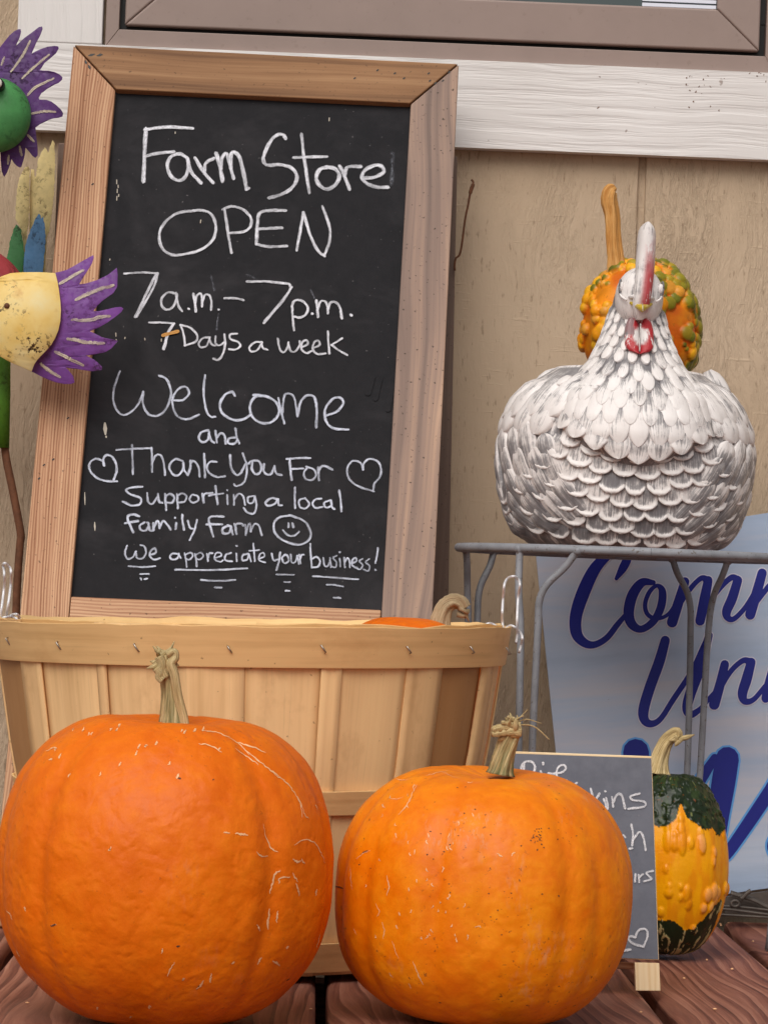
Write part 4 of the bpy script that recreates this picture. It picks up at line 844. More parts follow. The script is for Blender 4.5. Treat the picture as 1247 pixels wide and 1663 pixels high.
def loft(fn, hs, nu, col, close=False):
    hg.grid([[fn(2*math.pi*j/nu, h) for j in range(nu)] for h in hs], [[col(2*math.pi*j/nu, h) for j in range(nu)] for h in hs], [[(j/nu*14, h/60) for j in range(nu)] for h in hs], 0, True)
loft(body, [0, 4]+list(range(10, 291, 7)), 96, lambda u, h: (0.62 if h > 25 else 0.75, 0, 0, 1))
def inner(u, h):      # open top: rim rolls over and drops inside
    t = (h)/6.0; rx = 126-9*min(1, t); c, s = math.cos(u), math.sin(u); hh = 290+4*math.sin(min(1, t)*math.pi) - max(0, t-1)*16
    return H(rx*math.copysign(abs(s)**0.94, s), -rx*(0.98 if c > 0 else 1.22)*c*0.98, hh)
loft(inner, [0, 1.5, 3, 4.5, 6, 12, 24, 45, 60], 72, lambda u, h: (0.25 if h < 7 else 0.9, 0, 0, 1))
k = [hg.vert(body(2*math.pi*j/48, 0), (0.8, 0, 0, 1)) for j in range(48)]; hg.face(k)
loft(neck, list(range(120, 421, 7)), 64, lambda u, h: (0.72, 0, 0, 1))
def feather(fn, u, h, L, W, dr, lift=5.0, dome=3.0, style='scallop', base=1.0, curl=0.0, pale=0.0, lp=1.3):
    """one raised feather on surface fn: tip at (u,h), pointing along dr = (sideways, up); root L px behind it"""
    e = 1e-3; h = max(8, h); Tu = (fn(u+e, h)-fn(u-e, h))/(2*e); Th = fn(u, h+0.5)-fn(u, h-0.5)
    lu, lh = Tu.length, Th.length; dl = math.hypot(*dr); ax, ah = dr[0]/dl, dr[1]/dl
    NT, NS = 16, 11; rid = rnd(0, 50); P_, C, Uv = [], [], []
    def place(s, t, off):
        a = (t-1)*L*U_; b = (s*W+curl*(1-t)**2)*U_
        uu, hh = u+(ax*a-ah*b)/lu, max(1.0, h+(ah*a+ax*b)/lh)
        p = fn(uu, hh); n = (fn(uu+e, hh)-fn(uu-e, hh)).cross(fn(uu, hh+1)-fn(uu, hh-1)); n.normalize()
        if n.dot(p-fn(uu+math.pi, hh)) < 0: n = -n
        return p+n*off*U_
    r0_ = {'scallop': W/L*0.72, 'long': W/L*1.15, 'leaf': min(.6, W/L*2.0)}[style]     # length of the rounded end
    for i in range(NT+1):
        t = math.sin(math.pi/2*i/NT)**1.15
        x = max(0, (t-(1-r0_))/r0_); rd = math.sqrt(max(0, 1-x*x))
        w = rd*((0.86+0.14*t) if style == 'scallop' else (0.66+0.34*min(1, t/0.7)) if style == 'long' else (0.5+0.5*min(1, t/(1-r0_))))
        row, cr, ur = [], [], []
        for j in range(-1, NS+1):
            edge = j in (-1, NS); s = max(-1, min(1, -1+2*j/(NS-1)))
            es = max(abs(s)*(sstep(.35, .9, t) if style == 'scallop' else 1), x)                                   # 1 at the rim of the feather
            if style == 'scallop': shp = dome*(0.25+0.95*math.exp(-((es-.80)/.20)**2)) - 0.5*math.cos(s*9)*t
            elif style == 'long': shp = dome*(1-es**2*.9) - 1.0*math.exp(-(s/.14)**2)
            else: shp = dome*(1-es**2*.85)
            off = -3.5 if edge else -2.5*(1-sstep(0, .3, t)) + (base+lift*t**lp) + shp*sstep(0, .25, t)
            row.append(place(s*w, t, off))
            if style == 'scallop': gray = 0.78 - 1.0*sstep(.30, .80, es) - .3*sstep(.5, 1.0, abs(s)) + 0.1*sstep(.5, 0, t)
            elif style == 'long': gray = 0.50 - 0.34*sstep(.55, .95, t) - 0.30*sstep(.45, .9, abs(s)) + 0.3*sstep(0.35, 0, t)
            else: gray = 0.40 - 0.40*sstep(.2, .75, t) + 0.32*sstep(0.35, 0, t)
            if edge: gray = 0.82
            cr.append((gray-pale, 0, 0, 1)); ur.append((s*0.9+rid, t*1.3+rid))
        P_.append(row); C.append(cr); Uv.append(ur)
    hg.grid(P_, C, Uv)
# breast: rows of scallops, upper rows over lower ones
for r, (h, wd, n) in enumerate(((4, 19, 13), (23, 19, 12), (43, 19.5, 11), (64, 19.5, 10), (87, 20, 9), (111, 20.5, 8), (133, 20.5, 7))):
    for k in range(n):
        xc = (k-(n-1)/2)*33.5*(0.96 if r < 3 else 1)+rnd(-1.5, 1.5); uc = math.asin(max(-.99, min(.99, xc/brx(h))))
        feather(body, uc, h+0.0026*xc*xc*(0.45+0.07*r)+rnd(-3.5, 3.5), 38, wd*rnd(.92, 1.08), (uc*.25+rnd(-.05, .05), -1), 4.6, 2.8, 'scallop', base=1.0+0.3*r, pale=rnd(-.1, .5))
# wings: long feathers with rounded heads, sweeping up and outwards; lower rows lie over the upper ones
for side in (-1, 1):
    for h, us, L, W in ((262, [0.74, 0.98, 1.25, 1.6, 2.0], 84, 25), (232, [0.86, 1.1, 1.37, 1.7, 2.1], 84, 25)):
        for u in us: feather(body, side*(u+rnd(-.03, .03)), h-L*.66+rnd(-5, 5), L, W, (side*.35, -1), 5, 6, 'long', base=1.0, pale=0.18+rnd(-.12, .12))
    for h, us, L, W, sw in ((184, [0.78, 0.97, 1.2, 1.45, 1.75, 2.1], 96, 21, .34), (152, [0.70, 0.87, 1.08, 1.32, 1.6, 1.9, 2.3], 112, 21, .42), (116, [0.62, 0.82, 1.02, 1.26, 1.55, 1.9, 2.2], 104, 22, .60), (84, [0.74, 0.98, 1.25, 1.55, 1.9], 92, 22, .8), (54, [0.92, 1.2, 1.5, 1.85], 72, 20, .9)):
        for k, u in enumerate(us): feather(body, side*(u+rnd(-.03, .03)), h+rnd(-7, 7)+(6 if k % 2 else -3), L*rnd(.9, 1.1), W*rnd(.9, 1.1), (side*(sw+rnd(-.08, .08)), 1), 4, 5, 'long', base=1.5, curl=side*rnd(4, 22), pale=rnd(-.36, .0))
    for h, us, L, W in ((185, [2.5, 2.85, 3.14], 90, 30), (110, [2.6, 2.95], 100, 30), (40, [2.5, 2.85, 3.14], 80, 30)):
        for u in us: feather(body, side*u, h, L, W, (0, -1), 7, 4, 'long', base=1.5)
# shoulder ruff beside the cape
for side in (-1, 1):
    for k in range(30):
        feather(body, side*rnd(0.48, 0.78), rnd(176, 262), rnd(26, 38), rnd(8, 12), (side*rnd(.2, .9), -1), 4.5, 2.6, 'leaf', base=2.0, pale=rnd(-.3, .1))
# cape lip: one row of broad feathers that overhangs the breast
for k in range(9):
    uc = (k-4)*0.33+rnd(-.02, .02); x = math.sin(uc)
    feather(neck, uc, 139+48*x*x, 74, 21, (uc*.22, -1), 12, 4.5, 'long', base=0.5, pale=0.05+rnd(-.2, .15), lp=4.0)
for r, (h, n, L, W, du) in enumerate(((180, 9, 66, 16.5, 0.28), (207, 10, 62, 15, 0.27), (234, 9, 58, 13.5, 0.29), (258, 10, 52, 11.5, 0.29), (280, 9, 48, 10, 0.32), (302, 10, 44, 8.4, 0.33), (324, 9, 40, 7, 0.36), (346, 10, 36, 6, 0.37), (366, 9, 32, 5, 0.40))):
    m = n+(2 if r > 2 else 0)
    for k in range(m):
        uc = (k-(m-1)/2)*du+rnd(-.03, .03)
        feather(neck, uc, h-L*.25+9*math.sin(uc)**2+rnd(-5, 5), L*rnd(.9, 1.1), W*rnd(.9, 1.1), (uc*.2, -1), 4.2-.3*r, 2.8-.2*r, 'leaf', base=2.2, pale=0.04+rnd(-.3, .12))
# head
def headp(u, v):
    s, c = math.sin(v), math.cos(v); return H(39*s*math.sin(u)*(1+0.06*max(0, -c)), -92-44*s*math.cos(u), 408+49*c)
hg.grid([[headp(2*math.pi*j/48, math.pi*(0.01+.98*i/30)) for j in range(48)] for i in range(31)], [[(0.12+0.35*math.exp(-((abs(math.sin(2*math.pi*j/48))-.25)/.2)**2)*(1 if i < 16 else 0), 0, 0, 1) for j in range(48)] for i in range(31)], [[(j/48*9, i/9) for j in range(48)] for i in range(31)], 0, True)
# comb, seen edge on
ch = [(368, 15), (376, 15), (392, 14), (412, 14.5), (440, 15), (465, 15.5), (490, 15.2), (504, 15), (514, 13.6), (521, 10.5), (525, 7), (528, 3)]
Pn, C, Uv = [], [], []
for h, w in ch:
    yb = -92-44*math.sqrt(max(0, 1-((h-408)/49)**2)) if h < 457 else -112
    cy = -112 if h > 440 else min(-112, yb-4); d = 26 if h > 440 else 14; cx = 6*sstep(380, 470, h)-1
    w2 = w*(0.35+0.65*sstep(366, 385, h)); row = []; cr = []
    for j in range(24):
        a = 2*math.pi*j/24; x = w2*math.copysign(abs(math.sin(a))**.8, math.sin(a)); row.append(H(cx+x, cy-d*math.cos(a)*(0.6+0.4*w/15), h))
        red = sstep(-7, 3, x)*(sstep(520, 470, h))*(0.6+.4*sstep(480, 440, h)) if h > 380 else sstep(372, 392, h)*.7
        cr.append((0.22, red*0.95, 0, 1))
    Pn.append(row); C.append(cr); Uv.append([(j/24*3, h/50) for j in range(24)])
hg.grid(Pn, C, Uv, 0, True)
# wattle, beak, brows, eyes, seam
for s in (-1, 1):
    Pn, C, Uv = [], [], []
    for i in range(15):
        t = i/14; h = 376-66*t; w = 23*(0.6+0.4*math.sin(math.pi*min(.5, t*1.1)))*math.sqrt(max(0.0, 1-max(0, (t-.72)/.28)**2.4))+.05
        yb = float(np.interp(h, NH, NFY)); row, cr = [], []
        for j in range(17):
            a = math.pi*j/16; x = (1-math.cos(a))/2*w; row.append(H(s*(x+0.4), yb-2-13*math.sin(a)**.7*(0.7+.3*math.sin(math.pi*t)), h+2))
            dd = math.hypot((s*x-1)/15, (h-340)/17); cr.append((0.1, 0.35+0.65*sstep(.65, 1.0, dd) if dd < 1.1 else 1.0, 0, 1))
            if dd < .75: cr[-1] = (0.05, 0.0, 0, 1)
            if s < 0 and t < .55 and x > 9: cr[-1] = (0.7, 0.25, 0, 1)
        Pn.append(row); C.append(cr); Uv.append([(j/8, t) for j in range(17)])
    hg.grid(Pn, C, Uv)
    q = lambda x, y, h: H(s*x, y, h)
    hg.tube([q(20, -130, 404), q(12, -141, 405), q(4, -146, 402)], [2.2*U_, 3.8*U_, 3*U_], 8, 0, [(-.2, 0, 0, 1)]*3)
    hg.tube([q(36, -112, 414), q(31, -126, 404), q(24, -134, 399)], [1.4*U_, 2*U_, 1.6*U_], 8, 0, [(0.2, 0, 0, 1)]*3)
    hg.ball(q(32, -117, 422), 5*U_, 8*U_, 4*U_, col=(0.0, 0, 0, 1))
    hg.tube([q(34+4*math.cos(a)*0.5, -119-3*math.cos(a), 422+11*math.sin(a)) for a in [k*math.pi/8 for k in range(17)]], 1.3*U_, 6, 0, [(1.0, 0, 0, 1)]*17)
Pn, C, Uv = [], [], []
for i in range(21):
    s = -1+i/10; k = 1-abs(s); top = 399-5*k**.7; bot = 395-17*k**.9; yb = -122-8*k; yf = -126-36*k**.75
    row = [(yb, top+1), (yb-(yb-yf)*.5, top), (yf, top-.35*(top-bot)), (yf-1.5*k, bot+.25*(top-bot)), (yf+3*k, bot), (yb-(yb-yf)*.4, bot+2*k), (yb, bot+1)]
    Pn.append([H(19.5*s, y, h) for y, h in row]); C.append([(0, 0, .8, 1), (-.1, 0, .9, 1), (-.1, 0, 1, 1), (-.1, 0, 1, 1), (0, 0, .9, 1), (.5, 0, .5, 1), (.6, 0, .3, 1)]); Uv.append([(i/10, t/6) for t in range(7)])
hg.grid(Pn, C, Uv)
hg.tube([H(0, -150, 394), H(0, -163, 388), H(0, -165, 380)], 0.7*U_, 6, 0, [(0.6, 0, 0.2, 1)]*3)
sm_ = [(0, -140, 362), (0, -147, 350), (0, -152, 332), (0, -152, 315)]
hg.tube([H(*p) for p in crom(sm_, 4)], 0.7*U_, 6, 0, [(0.45, 0, 0, 1)]*len(crom(sm_, 4)))
# wing tips that rise above the rim at the back right and front left
for (x, y, h, L, W, a) in ((128, 2, 302, 104, 25, -0.46), (150, -34, 268, 92, 23, -0.40), (-120, -8, 288, 100, 25, 0.52), (-138, -44, 256, 90, 23, 0.44)):
    Pn, C, Uv = [], [], []; rid = rnd(0, 30)
    for i in range(11):
        t = i/10; w = (0.7+.3*t if t < .6 else math.sqrt(max(0, 1-((t-.6)/.42)**2)))*W
        row, cr = [], []
        for j in range(12):
            an = 2*math.pi*j/12; lx = w*math.cos(an); ly = 15*math.sin(an)
            hh = h-L*(1-t); xx = x+math.sin(a)*L*(t-1)*-1*-1+lx*math.cos(a)
            row.append(H(xx, y+ly, hh-lx*math.sin(a))); cr.append((0.25+.2*math.sin(an*3), 0, 0, 1))
        Pn.append(row); C.append(cr); Uv.append([(j/6+rid, t*1.3+rid) for j in range(12)])
    hg.grid(Pn, C, Uv, 0, True)
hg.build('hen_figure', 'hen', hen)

# ------------------------------------------------------------------ warty gourd in the hen
GY = SY+0.03; gc = at(1040, 530, GY); ku = GY/F
gourd = thing('warty_gourd', 'orange gourd covered in green and yellow warts standing inside the hen planter', 'gourd', at(1040, 625, GY))
g = Geo(); rs = random.Random(4)
GRX, GRZ = 92*ku, 104*ku
def gsurf(u, v, dr=0.0):
    s, c = math.sin(v), math.cos(v); r = GRX*(s**0.9)*(1+0.035*math.cos(u*7)*s)*(1+0.10*max(0, -c)); 
    q = Vector((r*math.sin(u), -r*math.cos(u)*.95, GRZ*c)); return gc+q+q.normalized()*dr
GU, GV = 340, 210
A = np.array([[gsurf(2*math.pi*j/GU, math.pi*(.01+.98*i/GV)) for j in range(GU)] for i in range(GV+1)]).reshape(-1, 3)
greens = [S(120, 120, 28), S(146, 136, 32), S(104, 104, 24), S(166, 142, 34)]; yell = [S(238, 164, 22), S(242, 178, 34), S(232, 150, 16), S(226, 156, 52)]
cl = [(rs.uniform(-1.9, 1.9), rs.uniform(0.2, 2.6)) for _ in range(34)]+[(rs.uniform(0.9, 1.75), rs.uniform(.5, 2.3)) for _ in range(16)]
cen, rad, hgts, wcol = [], [], [], []
while len(cen) < 430:
    c0 = rs.choice(cl); u = c0[0]+rs.gauss(0, .17); v = c0[1]+rs.gauss(0, .17)
    if not (0.1 < v < 2.8): continue
    x = math.sin(u)*math.sin(v); hgt = math.cos(v)
    if 0.42 < x < 0.66 and hgt < 0.35 and rs.random() < 0.88: continue
    r = (rs.uniform(4, 9) if rs.random() < .6 else rs.uniform(8, 13))*ku; cen.append(tuple(gsurf(u, v))); rad.append(r); hgts.append(r*rs.uniform(.6, 1.05)); pos = x*1.1+hgt*.55+rs.gauss(0, .22)
    col = rs.choice(greens if pos > 0.62 else (yell if pos < 0.2 or rs.random() < .55 else greens))
    if x < -0.3: col = rs.choice(yell) if hgt < .5 or rs.random() < .4 else rs.choice(greens)
    wcol.append(col[:3])
cen = np.array(cen); rad = np.array(rad); hgts = np.array(hgts); wcol = np.array(wcol); disp = np.zeros(len(A)); wi = np.zeros(len(A), int)
def lumps(A, cen, rad, hgts, zs=None):
    disp = np.zeros(len(A)); wi = np.full(len(A), -1); fl = np.zeros(len(A))
    for k in range(len(cen)):
        d = A-cen[k]
        if zs is not None: d = d*np.array([1, 1, 1/zs[k]])
        q = (d**2).sum(1)/rad[k]**2; m_ = q < 1
        hh = hgts[k]*np.sqrt(1-q[m_])**.8; idx = np.where(m_)[0]; better = hh > disp[idx]
        disp[idx[better]] = hh[better]; wi[idx[better]] = k; fl[idx[better]] = (1-q[m_])[better]
    return disp, wi, fl
disp, wi, fl = lumps(A, cen, rad, hgts)
nn = A-np.array(gc); nn /= np.linalg.norm(nn, axis=1)[:, None]
A2 = A+nn*disp[:, None]
b0, b1 = np.array(S(222, 106, 10)[:3]), np.array(S(234, 142, 22)[:3]); t = np.array([sstep(-.3, .3, fbm(tuple(p), 28)) for p in A])[:, None]
colr = b0*(1-t)+b1*t; k_ = np.clip(fl*3, 0, 1)[:, None]*(wi >= 0)[:, None]; colr = colr*(1-k_)+wcol[np.maximum(wi, 0)]*k_
n_ = np.array([fbm(tuple(p), 60) for p in A])[:, None]; colr = colr*(1+n_*.25)
g.grid([[A2[i*GU+j] for j in range(GU)] for i in range(GV+1)], [[tuple(colr[i*GU+j])+(1,) for j in range(GU)] for i in range(GV+1)], None, 0, True)
g.build('skin', 'warty', gourd)
stem(gourd, [(1003, 452), (999, 420), (995, 385), (993, 350), (988, 325), (991, 309), (998, 303)], GY-0.01, [0.0088, 0.0076, 0.0070, 0.0072, 0.0076, 0.0064, 0.003], 'stem_brown', 5, None, 0, flare=1.5)

# ------------------------------------------------------------------ yellow and green gourd on the deck
EY = 2.93; ec = at(1087, 1400, EY); eu = EY/F
zb, ztp = 0.0, at(1087, 1248, EY).z; EH = (ztp-zb)/2; EX = 95*eu
egg = thing('striped_gourd', 'egg shaped gourd with yellow middle and dark green ends beside the small chalkboard', 'gourd', (ec.x, EY, 0))
g = Geo(); EC = Vector((ec.x, EY, EH))
DG, DG2, YL, YL2, CRM = S(26, 40, 20), S(46, 62, 30), S(246, 168, 4), S(238, 148, 3), S(176, 160, 112)
bumps = [(rs.uniform(-1.6, 1.6), rs.uniform(-.75, .55), rs.uniform(.022, .042), rs.uniform(.7, 1.3)) for _ in range(16)]
T = zoomed(980, 1160, 4.67)
for (bx, by, sz, ln) in ((430, 920, .055, 1.6), (425, 830, .04, 1.0), (540, 930, .055, 1.8), (530, 840, .05, 1.2), (530, 765, .04, 1), (695, 940, .055, 1.5), (690, 860, .04, 1.2), (880, 850, .04, 1.8), (800, 1300, .07, 1), (750, 1320, .06, 1), (840, 1310, .05, 1), (900, 1280, .05, 1), (780, 1410, .05, 1), (720, 1420, .05, .8), (450, 1310, .05, .8), (450, 1265, .035, 1), (540, 1340, .03, 1), (420, 1135, .03, 1.2), (540, 1260, .03, 1.), (600, 1400, .035, 1), (790, 1070, .04, 1.3), (800, 1020, .03, 1), (930, 1300, .05, 1)):
    x, y = T((bx, by)); xx = (x-1087)/96; hh = (1400-y)/152
    if abs(xx) < .97: bumps.append((math.asin(xx/max(.3, math.sqrt(max(.05, 1-hh*hh*.8)))) if abs(xx) < math.sqrt(max(.05, 1-hh*hh*.8)) else 1.4*math.copysign(1, xx), hh, sz*.78, ln))
Pn, C = [], []
NU, NV = 320, 210
for i in range(NV+1):
    row, cr = [], []
    for j in range(NU):
        u, v = 2*math.pi*j/NU, math.pi*(.008+.984*i/NV); s, c = math.sin(v), math.cos(v)
        r = s**0.84*(1+0.012*math.cos(u*10))*(1-0.05*c); hh = c
        k = 0.0
        uu = (u+math.pi) % (2*math.pi)-math.pi
        if abs(uu) < 2:
            for bu, bh, sz, ln in bumps:
                d2 = ((uu-bu)*max(.3, s)/sz)**2*.45+((hh-bh)/(sz*ln))**2*.45
                if d2 < 1.6: k = max(k, math.sqrt(max(0, 1-d2/1.6))**1.2*sz*1.15)
        n1 = fbm((math.sin(u)*2.2, math.cos(u)*2.2, hh), 3.0); rough = 0
        zig = 0.05*math.sin(u*5+0.8)+0.025*math.sin(u*11)+0.03*n1+.02*mnoise.noise(Vector((u*22, 0, 0)))+0.12*math.exp(-((uu-.07)/.07)**2)
        top = hh > 0.47+zig-0.13*max(0, uu-.3)-.06*max(0, -uu); bot = hh < -0.56-0.10*math.exp(-((uu-.32)/.2)**2)+0.16*sstep(.55, .8, uu)*sstep(1.25, 1.0, uu)-0.3*sstep(1.05, 1.2, uu)+0.03*n1+.02*mnoise.noise(Vector((u*25, 3, 0))) or (hh < -0.2 and 0.86 < uu < 1.08 and hh < -.38+n1*.1)
        if top or bot:
            w = fbm((math.sin(u)*4, math.cos(u)*4, hh*3), 2.4); t = sstep(0.05, .5, w); col = tuple(DG[q]+(DG2[q]-DG[q])*t for q in range(3))+(1,)
            if top: k += 0.03*max(0, fbm((u*2, hh*5, 1), 3.0))*2
            if bot and (w > .33 or (abs(math.sin(u*4.0+2.2)) < .16 and hh < -.66 and w > -.15)): col = CRM; k += .02
            if top and fbm((u*6, hh*9, 4), 1.5) > .68: col = S(120, 124, 76)
        else:
            t = sstep(-.3, .4, n1); col = tuple(YL[q]+(YL2[q]-YL[q])*t for q in range(3))+(1,)
            if k > .03 and 0.4 < uu < 1.4 and hh < 0.35: col = tuple(col[q]*.6+S(232, 168, 120)[q]*.4 for q in range(3))+(1,)
        rr = EX*r*(1+k*1.0); row.append(EC+Vector((rr*math.sin(u), -rr*math.cos(u), EH*c*(1+k*.3)-(0.008*math.exp(-(r/.3)**2) if c > 0 else -.004*math.exp(-(r/.4)**2))))); cr.append(col)
    Pn.append(row); C.append(cr)
g.grid(Pn, C, None, 0, True); g.build('skin', 'eggourd', egg)
stem(egg, [(1066, 1256), (1069, 1236), (1075, 1215), (1084, 1200), (1097, 1190), (1099, 1197)], EY, [0.0098, 0.0080, 0.0068, 0.0060, 0.0050, 0.0045], 'stem', 5, None, 4, flare=1.25)

# ------------------------------------------------------------------ printed blue sign leaning on the wall
gy0, gl = 3.272, math.tan(R(7.0)); gp0 = Vector((0, gy0, 0.0)); gn = Vector((0, -1, gl)).normalized()
G_ = lambda x, y, o=0.0: on_plane(x, y, gp0, gn)+gn*o
blue = thing('printed_sign', 'blue cloud printed sign with navy script lettering leaning on the wall behind the stand', 'sign', G_(1150, 1470))
c4 = [G_(869, 891), G_(929, 1487), G_(1420, 1418), G_(1350, 817)]
g = Geo(); g.prism(c4, -gn*0.004, c4[3]-c4[0]); g.build('sign_board', 'signface', blue, smooth=False)
GP = lambda x, y: on_plane(x, y, gp0, gn)
def brush(g, spec, T, off, mi, grow=0.0, k=1.0):
    for st in spec:
        q = crom([(T(p)+(p[2],)) for p in st], 7); pts = [GP(a, b) for a, b, c in q]
        g.ribbon(pts, [(c/k+grow)/(F/3.29) for a, b, c in q], gn, off, mi, 2e-7); off += 1.2e-5
TA = zoomed(900, 880, 3.594)
SCR = [[(360,215,22),(400,150,50),(425,90,48),(395,62,36),(330,68,45),(240,150,68),(170,290,78),(125,430,72),(128,535,66),(175,590,52),(235,600,40),(305,560,36),(365,485,34),(415,425,26)],
[(575,238,30),(510,238,50),(455,310,62),(432,410,62),(450,480,56),(505,510,42),(575,465,44),(620,380,48),(628,290,44),(598,256,24),(555,290,26),(528,360,26),(540,420,26),(590,448,24),(660,425,22),(720,340,22)],[(760,232,52),(722,355,58),(685,470,62)],[(690,430,30),(775,295,30),(850,215,30),(890,222,46)],[(895,225,52),(872,345,60),(848,462,56)],[(850,450,26),(940,300,30),(1025,212,34),(1065,220,48)],[(1068,225,52),(1035,330,58),(1003,405,54),(1012,445,40),(1048,448,30),(1110,385,28),(1170,290,28)],[(1210,182,54),(1180,290,58),(1140,425,60)],[(1145,395,28),(1240,270,32),(1320,190,40)],
[(645,575,54),(610,700,62),(552,860,62),(518,985,62),(528,1045,52),(570,1062,40),(622,1028,32),(692,920,32),(800,755,32),(880,590,36)],[(900,545,44),(852,720,62),(790,890,62),(772,975,56),(795,1008,44),(850,975,30),(905,910,26),(950,860,24)],[(992,715,50),(965,830,56),(930,950,62)],[(940,905,28),(1020,765,30),(1095,695,32),(1140,700,46)],[(1146,702,52),(1120,800,60),(1095,885,56),(1110,930,42),(1160,920,30),(1230,840,28)],[(1275,740,54),(1245,850,56),(1230,915,50)]]
TW = zoomed(980, 1160, 4.67)
BIG = [[(243,285,196),(250,420,190),(262,700,180)],[(935,335,176),(905,520,180),(870,760,160),(845,1000,130),(835,1120,100)],[(840,330,60),(760,455,80),(640,640,90),(500,860,90),(330,1130,90)],[(845,1130,70),(925,1065,84),(1010,950,90),(1130,775,96),(1260,580,100),(1350,440,110)],[(1330,930,120),(1300,1000,130),(1330,1080,120)]]
g = Geo(); brush(g, SCR, TA, 0.0004, 0, 3.6, 3.594); brush(g, BIG, TW, 0.00045, 1, 6.5, 4.67)
g.keepn = True; g.build('letter_outline', ['ink_white', 'ink_cyan'], blue, smooth=False)
g = Geo(); brush(g, SCR, TA, 0.0009, 0, 0, 3.594); brush(g, BIG, TW, 0.0009, 0, 0, 4.67); g.keepn = True
g.build('lettering', 'ink', blue, smooth=False)

# ------------------------------------------------------------------ metal bits on the deck edge
BY = 3.225; T = zoomed(1140, 1400, 10.39); bu = BY/F
br = thing('metal_bracket', 'dark metal bracket with ring and thin rods lying on the deck at the blue sign', 'bracket', at(1200, 1488, BY))
def bar(name, pts, r, Y=BY, **k):
    g = Geo(); c = crom(pts, 4); g.tube([at(*T(p), Y) for p in c], [r*bu]*len(c), k.pop('seg', 10), **k); return g.build(name, 'iron', br)
bar('rod', [(-60, 742), (390, 745), (700, 765), (1112, 812), (1500, 850)], 2.2)
bar('rod', [(-60, 780), (390, 795), (700, 832), (1112, 885), (1500, 930)], 2.2, BY-0.004)
bar('rod', [(-60, 870), (400, 890), (800, 915), (1400, 950)], 2.0, BY-0.004)
bar('arm', [(475, 515), (600, 555), (740, 595), (900, 650), (1090, 745), (1300, 820)], 4.6, BY+0.002, flat=0.6)
bar('lever', [(650, 625), (700, 575), (750, 525), (815, 480)], 3.6, BY-0.006)
g = Geo(); cR = at(*T((550, 700)), BY-0.003); g.tube([cR+Vector((math.cos(a), 0, math.sin(a)*.75))*6.2*bu for a in [k*math.pi/12 for k in range(25)]], 2.6*bu, 8, cap=False); g.build('ring', 'iron', br)
g = Geo(); g.prism([at(*T(p), BY+0.012) for p in ((380, 590), (380, 860), (1500, 930), (1500, 440))], (0, 0.006, 0)); g.build('plate', 'iron', br, smooth=False)
# crumbs of plant litter
g = Geo()
for (x, y) in ((1188, 1575), (1170, 1504), (1205, 1485), (1195, 1482), (1169, 1502), (1182, 1500), (1147, 1560), (1110, 1590), (1222, 1530), (1160, 1640), (80, 1600), (45, 1630), (505, 1640), (1040, 1645)):
    p = ground(x, y); g.ball(p+Vector((0, 0, .0008)), rnd(.0008, .0018), rnd(.0006, .001), rnd(.001, .002), 7, 5)
tag(g.build('plant_litter', 'scar'), 'small pale crumbs of dry plant litter scattered on the red deck boards', 'litter', 'stuff')

# ------------------------------------------------------------------ painted tin garden bird at the left
TY = 3.17; tu = TY/F
bird = thing('garden_bird', 'painted tin garden bird with purple crest and fan tail at the left of the blackboard', 'garden ornament', (at(20, 1400, 3.15).x, 3.15, 0))
def plate(name, T, poly, Y, mat, parent, th=0.0009, bulge=0.0, jag=0.0):
    q = [T(p) for p in poly]
    if jag:
        q2 = []
        for a, b in zip(q, q[1:]+q[:1]):
            n_ = max(1, int(math.hypot(b[0]-a[0], b[1]-a[1])/2.6))
            for k in range(n_): q2.append((a[0]+(b[0]-a[0])*k/n_+rnd(-jag, jag), a[1]+(b[1]-a[1])*k/n_+rnd(-jag, jag)))
        q = q2
    pts = [at(x, y, Y) for x, y in q]; bm_ = bmesh.new(); vs = [bm_.verts.new(p) for p in pts]
    for t in tessellate_polygon([[Vector((p.x, p.z, 0)) for p in pts]]): bm_.faces.new([vs[i] for i in t])
    bmesh.ops.subdivide_edges(bm_, edges=bm_.edges, cuts=3, use_grid_fill=True)
    cx = sum(p.x for p in pts)/len(pts); cz = sum(p.z for p in pts)/len(pts); rx = max(abs(p.x-cx) for p in pts); rz = max(abs(p.z-cz) for p in pts)
    for v in bm_.verts:
        d = ((v.co.x-cx)/rx)**2+((v.co.z-cz)/rz)**2; v.co.y += -bulge*(1-d) + 0.0012*math.sin(v.co.x*160)*bool(bulge)
    g = Geo(); 
    for v in bm_.verts: g.vert(v.co, (0, 0, 0, 1), (v.co.x, v.co.z))
    bm_.verts.index_update()
    for fc in bm_.faces: g.face([v.index for v in fc.verts])
    bm_.free(); o = g.build(name, mat, parent, smooth=True); s = o.modifiers.new('s', 'SOLIDIFY'); s.thickness = th; s.offset = 0; b = o.modifiers.new('b', 'BEVEL'); b.width = 0.0002; b.segments = 2; b.limit_method = 'ANGLE'; b.angle_limit = R(50)
    bv = BVHTree.FromPolygons([Vector(v) for v in g.v], g.f); return o, bv
def dabs(parent, bv, specs, T, w, th, mat='streak'):
    g = Geo()
    for st in specs:
        pts, nr = [], []
        for p in crom([T(q) for q in st], 6):
            h, n = cast(bv, *p)
            if h is not None: pts.append(h); nr.append(n if n.dot(CAM-h) > 0 else -n)
        k = len(pts)
        if k > 2: g.ribbon(pts, [w*tu*rnd(.8, 1.1)*(0.75+.25*math.sin(math.pi*i/(k-1))) for i in range(k)], nr, th/2+0.0004)
    if g.v: g.build('painted_streak', mat, parent, smooth=False)
T8 = zoomed(0, 30, 6.235)
